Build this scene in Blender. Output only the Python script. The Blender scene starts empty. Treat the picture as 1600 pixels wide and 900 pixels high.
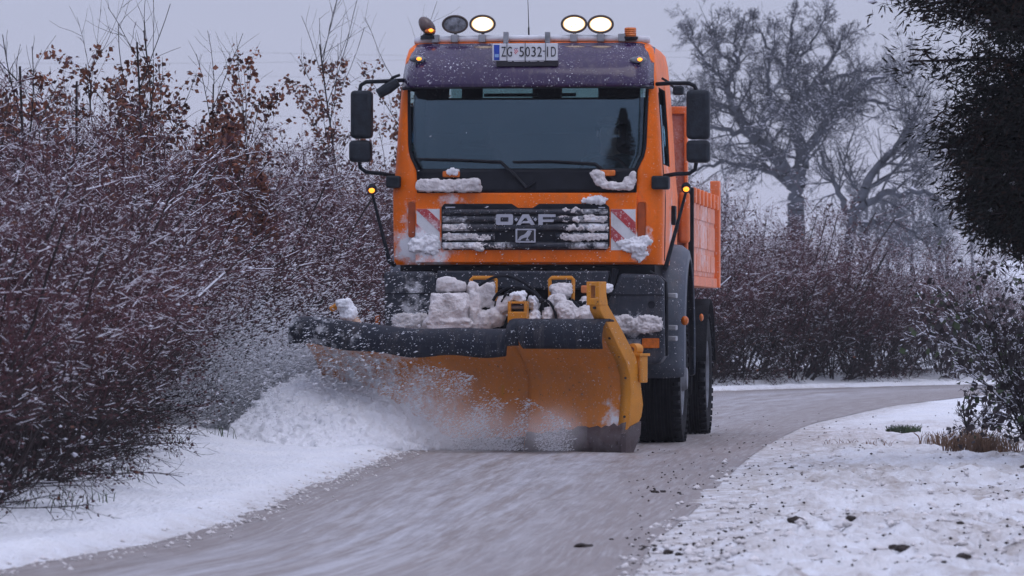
import bpy, bmesh, math, random
import numpy as np
from mathutils import Vector, Matrix, noise as mnoise

R = math.radians
scene = bpy.context.scene
COL = scene.collection

# ------------------------------------------------------------------ camera
CAM_H = 1.1           # metres above the road
FPX = 8000.0          # focal length in photograph pixels (1600 wide)
HORIZON = 500.0       # row of the horizon in the photograph
cam_d = bpy.data.cameras.new('camera')
cam_d.sensor_width = 36.0
cam_d.lens = 36.0 * FPX / 1600.0
cam_d.shift_y = (HORIZON - 450.0) / 1600.0
cam_d.clip_start = 0.5
cam_d.clip_end = 4000.0
cam_d.dof.use_dof = True
cam_d.dof.focus_distance = 44.3
cam_d.dof.aperture_fstop = 9.0
cam = bpy.data.objects.new('camera', cam_d)
cam.location = (0, 0, CAM_H)
cam.rotation_euler = (R(90), 0, 0)
COL.objects.link(cam)
scene.camera = cam

# ------------------------------------------------------------------ sky and sun
SUN_EL, SUN_AZ = R(64), R(150)      # azimuth clockwise from +Y: high, behind the camera
world = bpy.data.worlds.new('World')
scene.world = world
world.use_nodes = True
wn, wl = world.node_tree.nodes, world.node_tree.links
wn.clear()
w_out = wn.new('ShaderNodeOutputWorld')
w_sky = wn.new('ShaderNodeTexSky')
w_sky.sky_type = 'NISHITA'
w_sky.sun_disc = False
w_sky.sun_elevation = SUN_EL
w_sky.sun_rotation = SUN_AZ
w_sky.dust_density = 1.0
w_bg1 = wn.new('ShaderNodeBackground')
w_bg1.inputs['Strength'].default_value = 0.05
w_tint = wn.new('ShaderNodeMix'); w_tint.data_type = 'RGBA'; w_tint.blend_type = 'MULTIPLY'
w_tint.inputs[0].default_value = 1.0; w_tint.inputs[7].default_value = (0.50, 0.46, 0.56, 1)     # cloud cover
wl.new(w_sky.outputs[0], w_tint.inputs[6]); wl.new(w_tint.outputs[2], w_bg1.inputs[0])
# even overcast: the standard overcast luminance law, (1 + 2 sin elevation) / 3 of the zenith
w_tc = wn.new('ShaderNodeTexCoord')
w_sep = wn.new('ShaderNodeSeparateXYZ')
wl.new(w_tc.outputs['Generated'], w_sep.inputs[0])
w_mx = wn.new('ShaderNodeMath'); w_mx.operation = 'MAXIMUM'; w_mx.inputs[1].default_value = 0.0
wl.new(w_sep.outputs['Z'], w_mx.inputs[0])
w_ma = wn.new('ShaderNodeMath'); w_ma.operation = 'MULTIPLY_ADD'
w_ma.inputs[1].default_value = 0.74; w_ma.inputs[2].default_value = 0.385
wl.new(w_mx.outputs[0], w_ma.inputs[0])
w_bg2 = wn.new('ShaderNodeBackground')
w_bg2.inputs['Color'].default_value = (0.76, 0.80, 1.08, 1)
wl.new(w_ma.outputs[0], w_bg2.inputs['Strength'])
w_add = wn.new('ShaderNodeAddShader')
wl.new(w_bg1.outputs[0], w_add.inputs[0]); wl.new(w_bg2.outputs[0], w_add.inputs[1])
wl.new(w_add.outputs[0], w_out.inputs['Surface'])

sun_d = bpy.data.lights.new('sun', 'SUN')
sun_d.energy = 0.5
sun_d.angle = R(40)
sun_d.color = (1.0, 0.95, 0.9)
sun = bpy.data.objects.new('sun', sun_d)
_sd = Vector((math.sin(SUN_AZ) * math.cos(SUN_EL), math.cos(SUN_AZ) * math.cos(SUN_EL), math.sin(SUN_EL)))
sun.rotation_euler = (-_sd).to_track_quat('-Z', 'Y').to_euler()
sun.location = (-8, 10, 20)
COL.objects.link(sun)

vs = scene.view_settings
vs.view_transform = 'Standard'
vs.look = 'None'
vs.exposure = 0.0
vs.gamma = 1.0
vs.use_curve_mapping = False
scene.render.engine = 'CYCLES'
cy = scene.cycles
cy.use_denoising = True
cy.max_bounces = 12
cy.diffuse_bounces = 2
cy.use_adaptive_sampling = True
cy.adaptive_threshold = 0.03
cy.transparent_max_bounces = 16
cy.volume_bounces = 2
cy.volume_max_steps = 256
cy.sample_clamp_indirect = 6.0
cy.caustics_reflective = False
cy.caustics_refractive = False

# ------------------------------------------------------------------ pixels to places
class Frame:
    """A thing's own frame: x to the image right, y away from the camera, z up; turned by theta about z."""
    def __init__(self, X, Y, theta):
        self.o = np.array((X, Y, 0.0)); self.t = theta
        self.u = np.array((math.cos(theta), -math.sin(theta), 0.0))
        self.v = np.array((math.sin(theta), math.cos(theta), 0.0))
    def at(self, px, py, yl):
        c = np.array((0, 0, CAM_H)); d = np.array(((px - 800) / FPX, 1.0, (HORIZON - py) / FPX))
        t = (yl + self.o @ self.v - c @ self.v) / (d @ self.v)
        p = c + t * d - self.o
        return (float(p @ self.u), yl, float(p[2]))
    def empty(self, name):
        e = bpy.data.objects.new(name, None)
        e.location = tuple(self.o); e.rotation_euler = (0, 0, -self.t)
        e.empty_display_size = 0.3
        COL.objects.link(e)
        return e

def ground(px, py):
    y = FPX * CAM_H / (py - HORIZON)
    return ((px - 800) / FPX * y, y)

def tag(o, label=None, cat=None, group=None, kind=None):
    if label: o['label'] = label
    if cat: o['category'] = cat
    if group: o['group'] = group
    if kind: o['kind'] = kind
    return o

# ------------------------------------------------------------------ mesh helpers
class MB:
    def __init__(self): self.v = []; self.f = []
    def add(self, vs_, fs_):
        n = len(self.v); self.v += [tuple(p) for p in vs_]; self.f += [tuple(i + n for i in f) for f in fs_]
        return self
    def box(self, x0, x1, y0, y1, z0, z1):
        x0, x1 = sorted((x0, x1)); y0, y1 = sorted((y0, y1)); z0, z1 = sorted((z0, z1))
        return self.add([(x0,y0,z0),(x1,y0,z0),(x1,y1,z0),(x0,y1,z0),(x0,y0,z1),(x1,y0,z1),(x1,y1,z1),(x0,y1,z1)],
                        [(0,3,2,1),(4,5,6,7),(0,1,5,4),(1,2,6,5),(2,3,7,6),(3,0,4,7)])
    def prism(self, poly, y0, y1):
        """poly in (x, z), counter-clockwise seen from the front (-y)"""
        n = len(poly)
        vs_ = [(x, y0, z) for x, z in poly] + [(x, y1, z) for x, z in poly]
        fs_ = [tuple(range(n)), tuple(range(2*n-1, n-1, -1))] + [(i, i+n, (i+1) % n + n, (i+1) % n) for i in range(n)]
        return self.add(vs_, fs_)
    def tube(self, pts, r, sides=8, cap=True):
        pts = [Vector(p) for p in pts]; n = len(pts)
        rr = r if isinstance(r, (list, tuple)) else [r] * n
        rings = []; ref = None
        for i, p in enumerate(pts):
            d = (pts[min(i+1, n-1)] - pts[max(i-1, 0)]).normalized()
            if ref is None: ref = Vector((0,0,1)) if abs(d.z) < 0.9 else Vector((1,0,0))
            a = d.cross(ref).normalized(); b = a.cross(d).normalized(); ref = b
            rings.append([p + (a*math.cos(t) + b*math.sin(t)) * rr[i] for t in [2*math.pi*k/sides for k in range(sides)]])
        vs_ = [q for ring in rings for q in ring]
        fs_ = [(i*sides+k, i*sides+(k+1) % sides, (i+1)*sides+(k+1) % sides, (i+1)*sides+k) for i in range(n-1) for k in range(sides)]
        if cap: fs_ += [tuple(range(sides-1, -1, -1)), tuple(range((n-1)*sides, n*sides))]
        return self.add(vs_, fs_)
    def ellipsoid(self, c, r, seg=16, rings=10, rot=None, zmin=-1.0):
        vs_ = []; fs_ = []
        for i in range(rings + 1):
            ph = math.pi * i / rings
            for k in range(seg):
                t = 2*math.pi*k/seg
                p = Vector((r[0]*math.sin(ph)*math.cos(t), r[1]*math.sin(ph)*math.sin(t), r[2]*max(math.cos(ph), zmin)))
                if rot: p = rot @ p
                vs_.append(p + Vector(c))
        for i in range(rings):
            for k in range(seg):
                fs_.append((i*seg+k, (i+1)*seg+k, (i+1)*seg+(k+1) % seg, i*seg+(k+1) % seg))
        return self.add(vs_, fs_)
    def lathe(self, prof, axis_o, axis='x', seg=40):
        """prof: (along, radius) about an axis through axis_o"""
        vs_ = []; fs_ = []; n = len(prof)
        for k in range(seg):
            t = 2*math.pi*k/seg; c, s = math.cos(t), math.sin(t)
            for a, r in prof:
                p = (a, r*c, r*s) if axis == 'x' else ((r*c, a, r*s) if axis == 'y' else (r*c, r*s, a))
                vs_.append((p[0]+axis_o[0], p[1]+axis_o[1], p[2]+axis_o[2]))
        for k in range(seg):
            for i in range(n-1):
                fs_.append((k*n+i, k*n+i+1, ((k+1) % seg)*n+i+1, ((k+1) % seg)*n+i))
        return self.add(vs_, fs_)
    def grid(self, rows):
        """rows: list of equal-length point lists"""
        m = len(rows[0])
        return self.add([p for r in rows for p in r],
                        [(i*m+k, i*m+k+1, (i+1)*m+k+1, (i+1)*m+k) for i in range(len(rows)-1) for k in range(m-1)])
    def build(self, name, mat, parent=None, bevel=0, smooth=True, ang=35, solid=0, mats=None, weld=False):
        me = bpy.data.meshes.new(name)
        me.from_pydata(self.v, [], self.f)
        bm = bmesh.new(); bm.from_mesh(me)
        if weld: bmesh.ops.remove_doubles(bm, verts=bm.verts, dist=1e-5)
        bmesh.ops.recalc_face_normals(bm, faces=bm.faces)
        bm.to_mesh(me); bm.free()
        for m in (mats or [mat]): me.materials.append(m)
        if smooth:
            me.shade_smooth()
            me.set_sharp_from_angle(angle=R(ang))
        o = bpy.data.objects.new(name, me)
        COL.objects.link(o)
        if parent: o.parent = parent
        if solid:
            s = o.modifiers.new('thickness', 'SOLIDIFY'); s.thickness = solid; s.offset = 0
        if bevel:
            b = o.modifiers.new('bevel', 'BEVEL'); b.width = bevel; b.segments = 3; b.limit_method = 'ANGLE'; b.angle_limit = R(40)
            b.harden_normals = False
        return o

def np_mesh(name, V, F, mat, mat_idx=None, mats=None, smooth=False):
    V = np.asarray(V, dtype=np.float32); F = np.asarray(F, dtype=np.int32); k = F.shape[1]
    me = bpy.data.meshes.new(name)
    me.vertices.add(len(V)); me.vertices.foreach_set('co', V.ravel())
    me.loops.add(F.size); me.loops.foreach_set('vertex_index', F.ravel())
    me.polygons.add(len(F)); me.polygons.foreach_set('loop_start', np.arange(len(F), dtype=np.int32) * k)
    if mat_idx is not None: me.polygons.foreach_set('material_index', np.asarray(mat_idx, dtype=np.int32))
    for m in (mats or [mat]): me.materials.append(m)
    me.update(calc_edges=True)
    if smooth: me.shade_smooth()
    return me

def link(name, me, parent=None, loc=(0,0,0), rz=0.0, scale=1.0):
    o = bpy.data.objects.new(name, me); COL.objects.link(o)
    o.location = loc; o.rotation_euler = (0, 0, rz)
    o.scale = (scale, scale, scale) if isinstance(scale, (int, float)) else scale
    if parent: o.parent = parent
    return o

def seg_geo(P0, P1, R0, R1, sides=3):
    if len(P0) == 0: P0, P1, R0, R1 = [(0, 0, 0)], [(0, 0, .001)], [.0005], [.0005]
    P0 = np.asarray(P0, float); P1 = np.asarray(P1, float); R0 = np.asarray(R0, float); R1 = np.asarray(R1, float)
    D = P1 - P0; L = np.linalg.norm(D, axis=1, keepdims=True); D = D / np.maximum(L, 1e-9)
    ref = np.where(np.abs(D[:, 2:3]) < 0.9, np.array([[0, 0, 1.0]]), np.array([[1.0, 0, 0]]))
    A = np.cross(D, ref); A /= np.maximum(np.linalg.norm(A, axis=1, keepdims=True), 1e-9); B = np.cross(A, D)
    n = len(P0); V = np.zeros((n, 2*sides, 3))
    for k in range(sides):
        t = 2*math.pi*k/sides + math.pi/2
        o = A*math.cos(t) + B*math.sin(t)
        V[:, k] = P0 + o*R0[:, None]; V[:, sides+k] = P1 + o*R1[:, None]
    base = (np.arange(n) * 2*sides)[:, None]
    F = np.concatenate([base + np.array([[k, (k+1) % sides, sides+(k+1) % sides, sides+k]]) for k in range(sides)], axis=0)
    return V.reshape(-1, 3), F

def hash01(ix, iy, seed):
    h = (ix.astype(np.int64)*374761393 + iy.astype(np.int64)*668265263 + seed*1442695041) & 0x7fffffff
    h = ((h ^ (h >> 13)) * 1274126177) & 0x7fffffff
    h = h ^ (h >> 16)
    return (h & 0xffff) / 65535.0

def vnoise(x, y, seed=0):
    ix = np.floor(x).astype(np.int64); iy = np.floor(y).astype(np.int64)
    fx = x - ix; fy = y - iy; fx = fx*fx*(3-2*fx); fy = fy*fy*(3-2*fy)
    a = hash01(ix, iy, seed); b = hash01(ix+1, iy, seed); c = hash01(ix, iy+1, seed); d = hash01(ix+1, iy+1, seed)
    return (a*(1-fx)+b*fx)*(1-fy) + (c*(1-fx)+d*fx)*fy

def sstep(a, b, x):
    t = np.clip((x-a)/(b-a), 0, 1); return t*t*(3-2*t)

# ------------------------------------------------------------------ materials
MATS = {}
def nodes_of(name):
    m = bpy.data.materials.new(name); m.use_nodes = True
    nt = m.node_tree; b = nt.nodes['Principled BSDF']
    MATS[name] = m
    return m, nt, b

def nnode(nt, typ, **kw):
    n = nt.nodes.new(typ)
    for k, v in kw.items(): setattr(n, k, v)
    return n

def noise_fac(nt, scale, detail=4, rough=0.6, vec=None, lo=0.35, hi=0.65, dist=0.0):
    n = nnode(nt, 'ShaderNodeTexNoise'); n.inputs['Scale'].default_value = scale
    n.inputs['Detail'].default_value = detail; n.inputs['Roughness'].default_value = rough
    n.inputs['Distortion'].default_value = dist
    if vec is not None: nt.links.new(vec, n.inputs['Vector'])
    r = nnode(nt, 'ShaderNodeMapRange'); r.inputs['From Min'].default_value = lo; r.inputs['From Max'].default_value = hi
    nt.links.new(n.outputs['Fac'], r.inputs['Value'])
    return r.outputs['Result']

def mixc(nt, fac, a, b):
    m = nnode(nt, 'ShaderNodeMix', data_type='RGBA')
    for s, v in ((0, fac), (6, a), (7, b)):
        if isinstance(v, bpy.types.NodeSocket): nt.links.new(v, m.inputs[s])
        elif isinstance(v, tuple): m.inputs[s].default_value = (*v[:3], 1)
        else: m.inputs[s].default_value = v
    return m.outputs[2]

def math_n(nt, op, a, b=None, clamp=False):
    m = nnode(nt, 'ShaderNodeMath', operation=op); m.use_clamp = clamp
    for i, v in enumerate((a, b)):
        if v is None: continue
        if isinstance(v, bpy.types.NodeSocket): nt.links.new(v, m.inputs[i])
        else: m.inputs[i].default_value = v
    return m.outputs[0]

def plain(name, col, rough=0.5, metal=0.0, var=0.25, scale=8.0, bump=0.0, bscale=60.0, emit=None, estr=0.0, trans=0.0, spec=0.5, coat=0.0):
    m, nt, b = nodes_of(name)
    tc = nnode(nt, 'ShaderNodeTexCoord')
    f = noise_fac(nt, scale, vec=tc.outputs['Object'])
    dark = tuple(c*(1-var) for c in col); lite = tuple(min(1, c*(1+var)) for c in col)
    nt.links.new(mixc(nt, f, dark, lite), b.inputs['Base Color'])
    b.inputs['Roughness'].default_value = rough; b.inputs['Metallic'].default_value = metal
    b.inputs['Specular IOR Level'].default_value = spec; b.inputs['Coat Weight'].default_value = coat
    b.inputs['Coat Roughness'].default_value = 0.15
    if bump:
        n = nnode(nt, 'ShaderNodeTexNoise'); n.inputs['Scale'].default_value = bscale; n.inputs['Detail'].default_value = 5
        nt.links.new(tc.outputs['Object'], n.inputs['Vector'])
        bp = nnode(nt, 'ShaderNodeBump'); bp.inputs['Strength'].default_value = bump; bp.inputs['Distance'].default_value = 0.02
        nt.links.new(n.outputs['Fac'], bp.inputs['Height']); nt.links.new(bp.outputs['Normal'], b.inputs['Normal'])
    if emit:
        b.inputs['Emission Color'].default_value = (*emit, 1); b.inputs['Emission Strength'].default_value = estr
    return m

SNOW_C = (0.84, 0.855, 0.89)
def frosted(name, col, rough=0.35, spots=(), speck=0.0, film=0.0, coat=0.0, snow=SNOW_C, var=0.12, metal=0.0, rust=0.0, nscale=9.0, spec=0.28):
    """paint with snow stuck to it: spots = (x, y, z, radius, amount) in the thing's own frame; speck = stray flakes; film = thin frost"""
    m, nt, b = nodes_of(name)
    tc = nnode(nt, 'ShaderNodeTexCoord'); vec = tc.outputs['Object']
    v0 = noise_fac(nt, 2.5, vec=vec)
    base = mixc(nt, v0, tuple(c*(1-var) for c in col), tuple(c*(1+var) for c in col))
    # grime that gathers in blotches
    g = noise_fac(nt, 14, detail=8, vec=vec, lo=0.55, hi=0.8)
    base = mixc(nt, math_n(nt, 'MULTIPLY', g, 0.30), base, (0.10, 0.06, 0.04))
    ms_ = nnode(nt, 'ShaderNodeMapping'); ms_.inputs['Scale'].default_value = (1, 1, 0.10); nt.links.new(vec, ms_.inputs[0])
    sk = noise_fac(nt, 17, detail=5, rough=0.65, vec=ms_.outputs[0], lo=0.52, hi=0.78)      # dried salt and road film run down
    base = mixc(nt, math_n(nt, 'MULTIPLY', sk, 0.26), base, (0.24, 0.20, 0.18))
    if rust:
        rf = noise_fac(nt, 30, detail=6, vec=vec, lo=0.68-rust*0.1, hi=0.72)
        base = mixc(nt, rf, base, (0.05, 0.022, 0.015))
    fld = None
    for (x, y, z, r, a) in spots:
        vm = nnode(nt, 'ShaderNodeVectorMath', operation='DISTANCE'); nt.links.new(vec, vm.inputs[0]); vm.inputs[1].default_value = (x, y, z)
        mr = nnode(nt, 'ShaderNodeMapRange'); mr.inputs['From Min'].default_value = 0; mr.inputs['From Max'].default_value = r
        mr.inputs['To Min'].default_value = a; mr.inputs['To Max'].default_value = 0
        nt.links.new(vm.outputs['Value'], mr.inputs['Value'])
        fld = mr.outputs['Result'] if fld is None else math_n(nt, 'MAXIMUM', fld, mr.outputs['Result'])
    n1 = noise_fac(nt, nscale, detail=8, rough=0.7, vec=vec, lo=0.25, hi=0.75)
    s = math_n(nt, 'MULTIPLY', n1, film)
    if fld is not None:
        t = math_n(nt, 'ADD', fld, math_n(nt, 'MULTIPLY', n1, 0.9))
        t = math_n(nt, 'MULTIPLY', math_n(nt, 'SUBTRACT', t, 0.75), 2.2, clamp=True)
        s = math_n(nt, 'MAXIMUM', s, t)
    if speck:
        k = noise_fac(nt, 55, detail=3, rough=0.6, vec=vec, lo=0.66-speck*0.1, hi=0.70-speck*0.1)
        big = noise_fac(nt, 4, vec=vec, lo=0.4, hi=0.6)
        s = math_n(nt, 'MAXIMUM', s, math_n(nt, 'MULTIPLY', k, math_n(nt, 'MULTIPLY', big, 0.85)))
    nt.links.new(mixc(nt, s, base, snow), b.inputs['Base Color'])
    rr = nnode(nt, 'ShaderNodeMapRange'); rr.inputs['To Min'].default_value = rough; rr.inputs['To Max'].default_value = 0.8
    nt.links.new(s, rr.inputs['Value']); nt.links.new(rr.outputs['Result'], b.inputs['Roughness'])
    b.inputs['Metallic'].default_value = metal; b.inputs['Specular IOR Level'].default_value = spec
    if coat:
        nt.links.new(math_n(nt, 'MULTIPLY', math_n(nt, 'SUBTRACT', 1.0, s), coat), b.inputs['Coat Weight'])
        b.inputs['Coat Roughness'].default_value = 0.12
    bp = nnode(nt, 'ShaderNodeBump'); bp.inputs['Strength'].default_value = 0.5; bp.inputs['Distance'].default_value = 0.01
    nt.links.new(s, bp.inputs['Height']); nt.links.new(bp.outputs['Normal'], b.inputs['Normal'])
    return m

snow_mat = plain('snow', SNOW_C, rough=0.75, var=0.06, scale=6, bump=0.6, bscale=45, spec=0.3)
dirty_snow = plain('dirty_snow', (0.72, 0.69, 0.68), rough=0.8, var=0.14, scale=5, bump=0.8, bscale=40, spec=0.3)

# ================================================================== THE SETTING
LEFT = [(-14.0, 2.0), (-8.2, 8.0), (-5.2, 12.5), (-3.3, 17.5), (-2.35, 21.5), (-2.08, 22.9), (-1.69, 25.2), (-1.48, 27.9), (-1.29, 33.0), (-1.0, 39.8), (-0.81, 43.3),
        (-0.45, 50), (0.25, 60), (1.45, 70), (3.05, 78.6), (4.5, 81.6), (6.0, 84.2), (8.0, 87.2), (11.0, 90.5), (16.0, 94.0), (26, 98), (60, 104)]
RIGHT = [(-11.5, 0.5), (-6.0, 6.0), (-2.6, 11.5), (-0.75, 16.0), (0.2, 20.5), (0.44, 22.0), (0.635, 25.4), (0.935, 29.1), (1.38, 35.3), (2.0, 43.3), (2.93, 53.0), (3.66, 58.3),
         (4.7, 65.2), (5.7, 70.0), (6.9, 75.2), (8.6, 80.0), (11.0, 84.0), (14.5, 88.0), (19.0, 91.5), (28, 95), (61, 101)]

def catmull(pts, per=8):
    P = np.array(pts, float); P = np.vstack([2*P[0]-P[1], P, 2*P[-1]-P[-2]]); out = []
    for i in range(1, len(P)-2):
        for t in np.linspace(0, 1, per, endpoint=False):
            p0, p1, p2, p3 = P[i-1], P[i], P[i+1], P[i+2]
            out.append(0.5*((2*p1)+(-p0+p2)*t+(2*p0-5*p1+4*p2-p3)*t*t+(-p0+3*p1-3*p2+p3)*t**3))
    out.append(P[-2]); return np.array(out)

Lc, Rc = catmull(LEFT), catmull(RIGHT)
def resample(P, n):
    s = np.concatenate([[0], np.cumsum(np.linalg.norm(np.diff(P, axis=0), axis=1))]); t = np.linspace(0, s[-1], n)
    return np.stack([np.interp(t, s, P[:, 0]), np.interp(t, s, P[:, 1])], 1)

def seg_dist(px, py, P):
    best = np.full(px.shape, 1e9)
    for a, b in zip(P[:-1], P[1:]):
        d = b-a; t = np.clip(((px-a[0])*d[0]+(py-a[1])*d[1])/(d@d), 0, 1)
        best = np.minimum(best, np.hypot(px-a[0]-t*d[0], py-a[1]-t*d[1]))
    return best

def inside_poly(px, py, P):
    c = np.zeros(px.shape, bool); n = len(P)
    for i in range(n):
        x1, y1 = P[i]; x2, y2 = P[(i+1) % n]
        if y1 == y2: continue
        c ^= ((y1 > py) != (y2 > py)) & (px < (x2-x1)*(py-y1)/(y2-y1)+x1)
    return c

Ls, Rs = resample(np.array(LEFT), 70), resample(np.array(RIGHT), 70)
ROADPOLY = np.vstack([Ls, Rs[::-1]])

# ---- ground: one sheet to the horizon, fine where the camera looks
gx = np.concatenate([np.linspace(-700, -8, 22)[:-1], np.linspace(-8, -4, 14)[:-1], np.arange(-4, 5.2, 0.034), np.linspace(5.25, 12, 60), np.linspace(14, 700, 26)])
gy = np.concatenate([np.linspace(-200, 18, 12)[:-1], np.arange(18, 32, 0.06), np.arange(32, 50, 0.10), np.arange(50, 100, 0.35), np.linspace(101, 420, 50), np.linspace(450, 1400, 14)])
GX, GY = np.meshgrid(gx, gy)
fx, fy = GX.ravel(), GY.ravel()
dl, dr = seg_dist(fx, fy, Ls), seg_dist(fx, fy, Rs)
ins = inside_poly(fx, fy, ROADPOLY)
leftside = dl < dr
dd = np.where(ins, 0, np.minimum(dl, dr))
z = np.full(fx.shape, 0.0)
big = (vnoise(fx*0.5, fy*0.35, 3)-0.5)*0.06
# left bank: ploughed smooth snow with a soft ridge at its edge
wob = (vnoise(fx*3, fy*0.8, 5)-0.5)
zl = 0.05*sstep(0.0, 0.5, dd+wob*0.04) + 0.03*np.exp(-((dd-0.30)/0.16)**2) + 0.16*sstep(0.8, 2.2, dd) + (vnoise(fx*5, fy*1.4, 8)-0.5)*0.02*sstep(0.05, .3, dd) + (vnoise(fx*16, fy*4, 18)-0.5)*0.008
# right verge: trampled, lumpy snow
lump = vnoise(fx*9, fy*6.0, 11); lump2 = vnoise(fx*18+5, fy*9, 12); lump3 = vnoise(fx*3.2, fy*1.1, 13)
near = 1-sstep(30, 62, fy)
zr = 0.035*sstep(0.0, 1.2, dd) + sstep(0.0, 0.9, dd)*0.68*((0.25+0.75*near)*(lump**2*0.085 + (lump2-0.4)*0.040) + (lump3-0.4)*0.10*(0.4+0.6*near))
zz = np.where(leftside, zl, zr) + big*sstep(0.2, 1.5, dd)
far = np.maximum(fy-112, 0)
zz = zz + far*0.0125 + 1.6*sstep(150, 420, fy)*(vnoise(fx*0.012, fy*0.01, 21)-0.3)
zz = np.where(ins, -0.06+0*zz, zz)
zz = np.where((~ins) & (dd < 0.03), np.minimum(zz, 0.006), zz)
V = np.stack([fx, fy, zz], 1)
nx, ny = len(gx), len(gy)
ii, jj = np.meshgrid(np.arange(ny-1), np.arange(nx-1), indexing='ij')
b0 = (ii*nx+jj).ravel()
F = np.stack([b0, b0+1, b0+nx+1, b0+nx], 1)

m, nt, b = nodes_of('snow_ground')
tc = nnode(nt, 'ShaderNodeTexCoord'); at = nnode(nt, 'ShaderNodeAttribute', attribute_name='dirt')
mp = nnode(nt, 'ShaderNodeMapping'); mp.inputs['Scale'].default_value = (1, 0.35, 1); nt.links.new(tc.outputs['Object'], mp.inputs[0])
c1 = mixc(nt, noise_fac(nt, 3, vec=mp.outputs[0]), (0.80, 0.825, 0.86), (0.87, 0.885, 0.90))
n1 = noise_fac(nt, 6, detail=8, rough=0.72, vec=mp.outputs[0], lo=0.30, hi=0.68)
c2 = mixc(nt, math_n(nt, 'MULTIPLY', n1, at.outputs['Fac'], clamp=True), c1, (0.34, 0.29, 0.25))
n2 = noise_fac(nt, 11, detail=7, rough=0.7, vec=mp.outputs[0], lo=0.60, hi=0.70)
c3 = mixc(nt, math_n(nt, 'MULTIPLY', n2, at.outputs['Fac'], clamp=True), c2, (0.07, 0.055, 0.045))
nt.links.new(c3, b.inputs['Base Color']); b.inputs['Roughness'].default_value = 0.75; b.inputs['Specular IOR Level'].default_value = 0.25
nb = nnode(nt, 'ShaderNodeTexNoise'); nb.inputs['Scale'].default_value = 24; nb.inputs['Detail'].default_value = 6; nt.links.new(mp.outputs[0], nb.inputs['Vector'])
bp = nnode(nt, 'ShaderNodeBump'); bp.inputs['Strength'].default_value = 0.9; bp.inputs['Distance'].default_value = 0.04
nt.links.new(nb.outputs['Fac'], bp.inputs['Height']); nt.links.new(bp.outputs['Normal'], b.inputs['Normal'])
gme = np_mesh('ground', V, F, m, smooth=True)
dirt = np.where(leftside, 0.75*np.exp(-(dd/0.20)**2), 0.95*np.exp(-(dd/0.50)**2) + 0.8*near*sstep(0.38, 0.70, vnoise(fx*1.3+7, fy*0.45, 31)) + 0.62*(0.3+0.7*near))
dirt = np.where((fy > 100) | (fx > 5.5), 0.05, dirt)
a = gme.attributes.new('dirt', 'FLOAT', 'POINT'); a.data.foreach_set('value', np.clip(dirt, 0, 1).astype(np.float32))
tag(link('ground', gme), 'snow covered verges and fields along the country road', 'ground', kind='structure')

def gz(x, y):
    """height of the snow at a spot (nearest vertex of the ground sheet)"""
    i = int(np.clip(np.searchsorted(gy, y), 0, ny-1)); j = int(np.clip(np.searchsorted(gx, x), 0, nx-1))
    return float(zz[i*nx+j])

# ---- road
NA, NC = 420, 22
La, Ra = resample(Lc, NA), resample(Rc, NA)
rows = []
t = np.linspace(-0.035, 1.035, NC)
RV = (La[:, None, :]*(1-t)[None, :, None] + Ra[:, None, :]*t[None, :, None])
rx, ry = RV[..., 0].ravel(), RV[..., 1].ravel()
rz_ = 0.004 + (vnoise(rx*4, ry*1.0, 41)-0.5)*0.012
RVV = np.stack([rx, ry, rz_], 1)
ii, jj = np.meshgrid(np.arange(NA-1), np.arange(NC-1), indexing='ij'); b0 = (ii*NC+jj).ravel()
RF = np.stack([b0, b0+1, b0+NC+1, b0+NC], 1)
m, nt, b = nodes_of('slushy_road')
uvn = nnode(nt, 'ShaderNodeUVMap'); uvn.uv_map = 'along'
mp = nnode(nt, 'ShaderNodeMapping'); mp.inputs['Scale'].default_value = (1.0, 0.045, 1); nt.links.new(uvn.outputs[0], mp.inputs[0])
mq = nnode(nt, 'ShaderNodeMapping'); mq.inputs['Scale'].default_value = (1.0, 0.35, 1); nt.links.new(uvn.outputs[0], mq.inputs[0])
mlong = nnode(nt, 'ShaderNodeMapping'); mlong.inputs['Scale'].default_value = (1.0, 0.014, 1); nt.links.new(uvn.outputs[0], mlong.inputs[0])
s1 = math_n(nt, 'MULTIPLY', noise_fac(nt, 4.2, detail=7, rough=0.65, vec=mlong.outputs[0], lo=0.46, hi=0.56), math_n(nt, 'ADD', math_n(nt, 'MULTIPLY', noise_fac(nt, 6, detail=8, rough=0.7, vec=mq.outputs[0], lo=0.35, hi=0.6), 0.6), 0.4))
s2 = noise_fac(nt, 9.0, detail=7, rough=0.7, vec=mp.outputs[0], lo=0.44, hi=0.62)
s3 = noise_fac(nt, 5.0, detail=10, rough=0.75, vec=mq.outputs[0], lo=0.36, hi=0.66)
s4 = noise_fac(nt, 40.0, detail=5, rough=0.65, vec=mq.outputs[0], lo=0.36, hi=0.66)
c = mixc(nt, s3, (0.205, 0.168, 0.148), (0.31, 0.275, 0.26))
su = nnode(nt, 'ShaderNodeSeparateXYZ'); nt.links.new(uvn.outputs[0], su.inputs[0])
e1 = nnode(nt, 'ShaderNodeMapRange'); e1.inputs['From Min'].default_value = 2.35; e1.inputs['From Max'].default_value = 1.5
nt.links.new(su.outputs['X'], e1.inputs['Value'])
e2 = nnode(nt, 'ShaderNodeMapRange'); e2.inputs['From Min'].default_value = 0.12; e2.inputs['From Max'].default_value = 0.75
nt.links.new(su.outputs['X'], e2.inputs['Value'])
mid = math_n(nt, 'MULTIPLY', e1.outputs[0], e2.outputs[0])
c = mixc(nt, math_n(nt, 'MULTIPLY', math_n(nt, 'MULTIPLY', s1, mid), 0.55), c, (0.44, 0.45, 0.49))
c = mixc(nt, math_n(nt, 'MULTIPLY', math_n(nt, 'MULTIPLY', s2, math_n(nt, 'ADD', math_n(nt, 'MULTIPLY', mid, 0.7), 0.15)), 0.6), c, (0.58, 0.59, 0.62))
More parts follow.
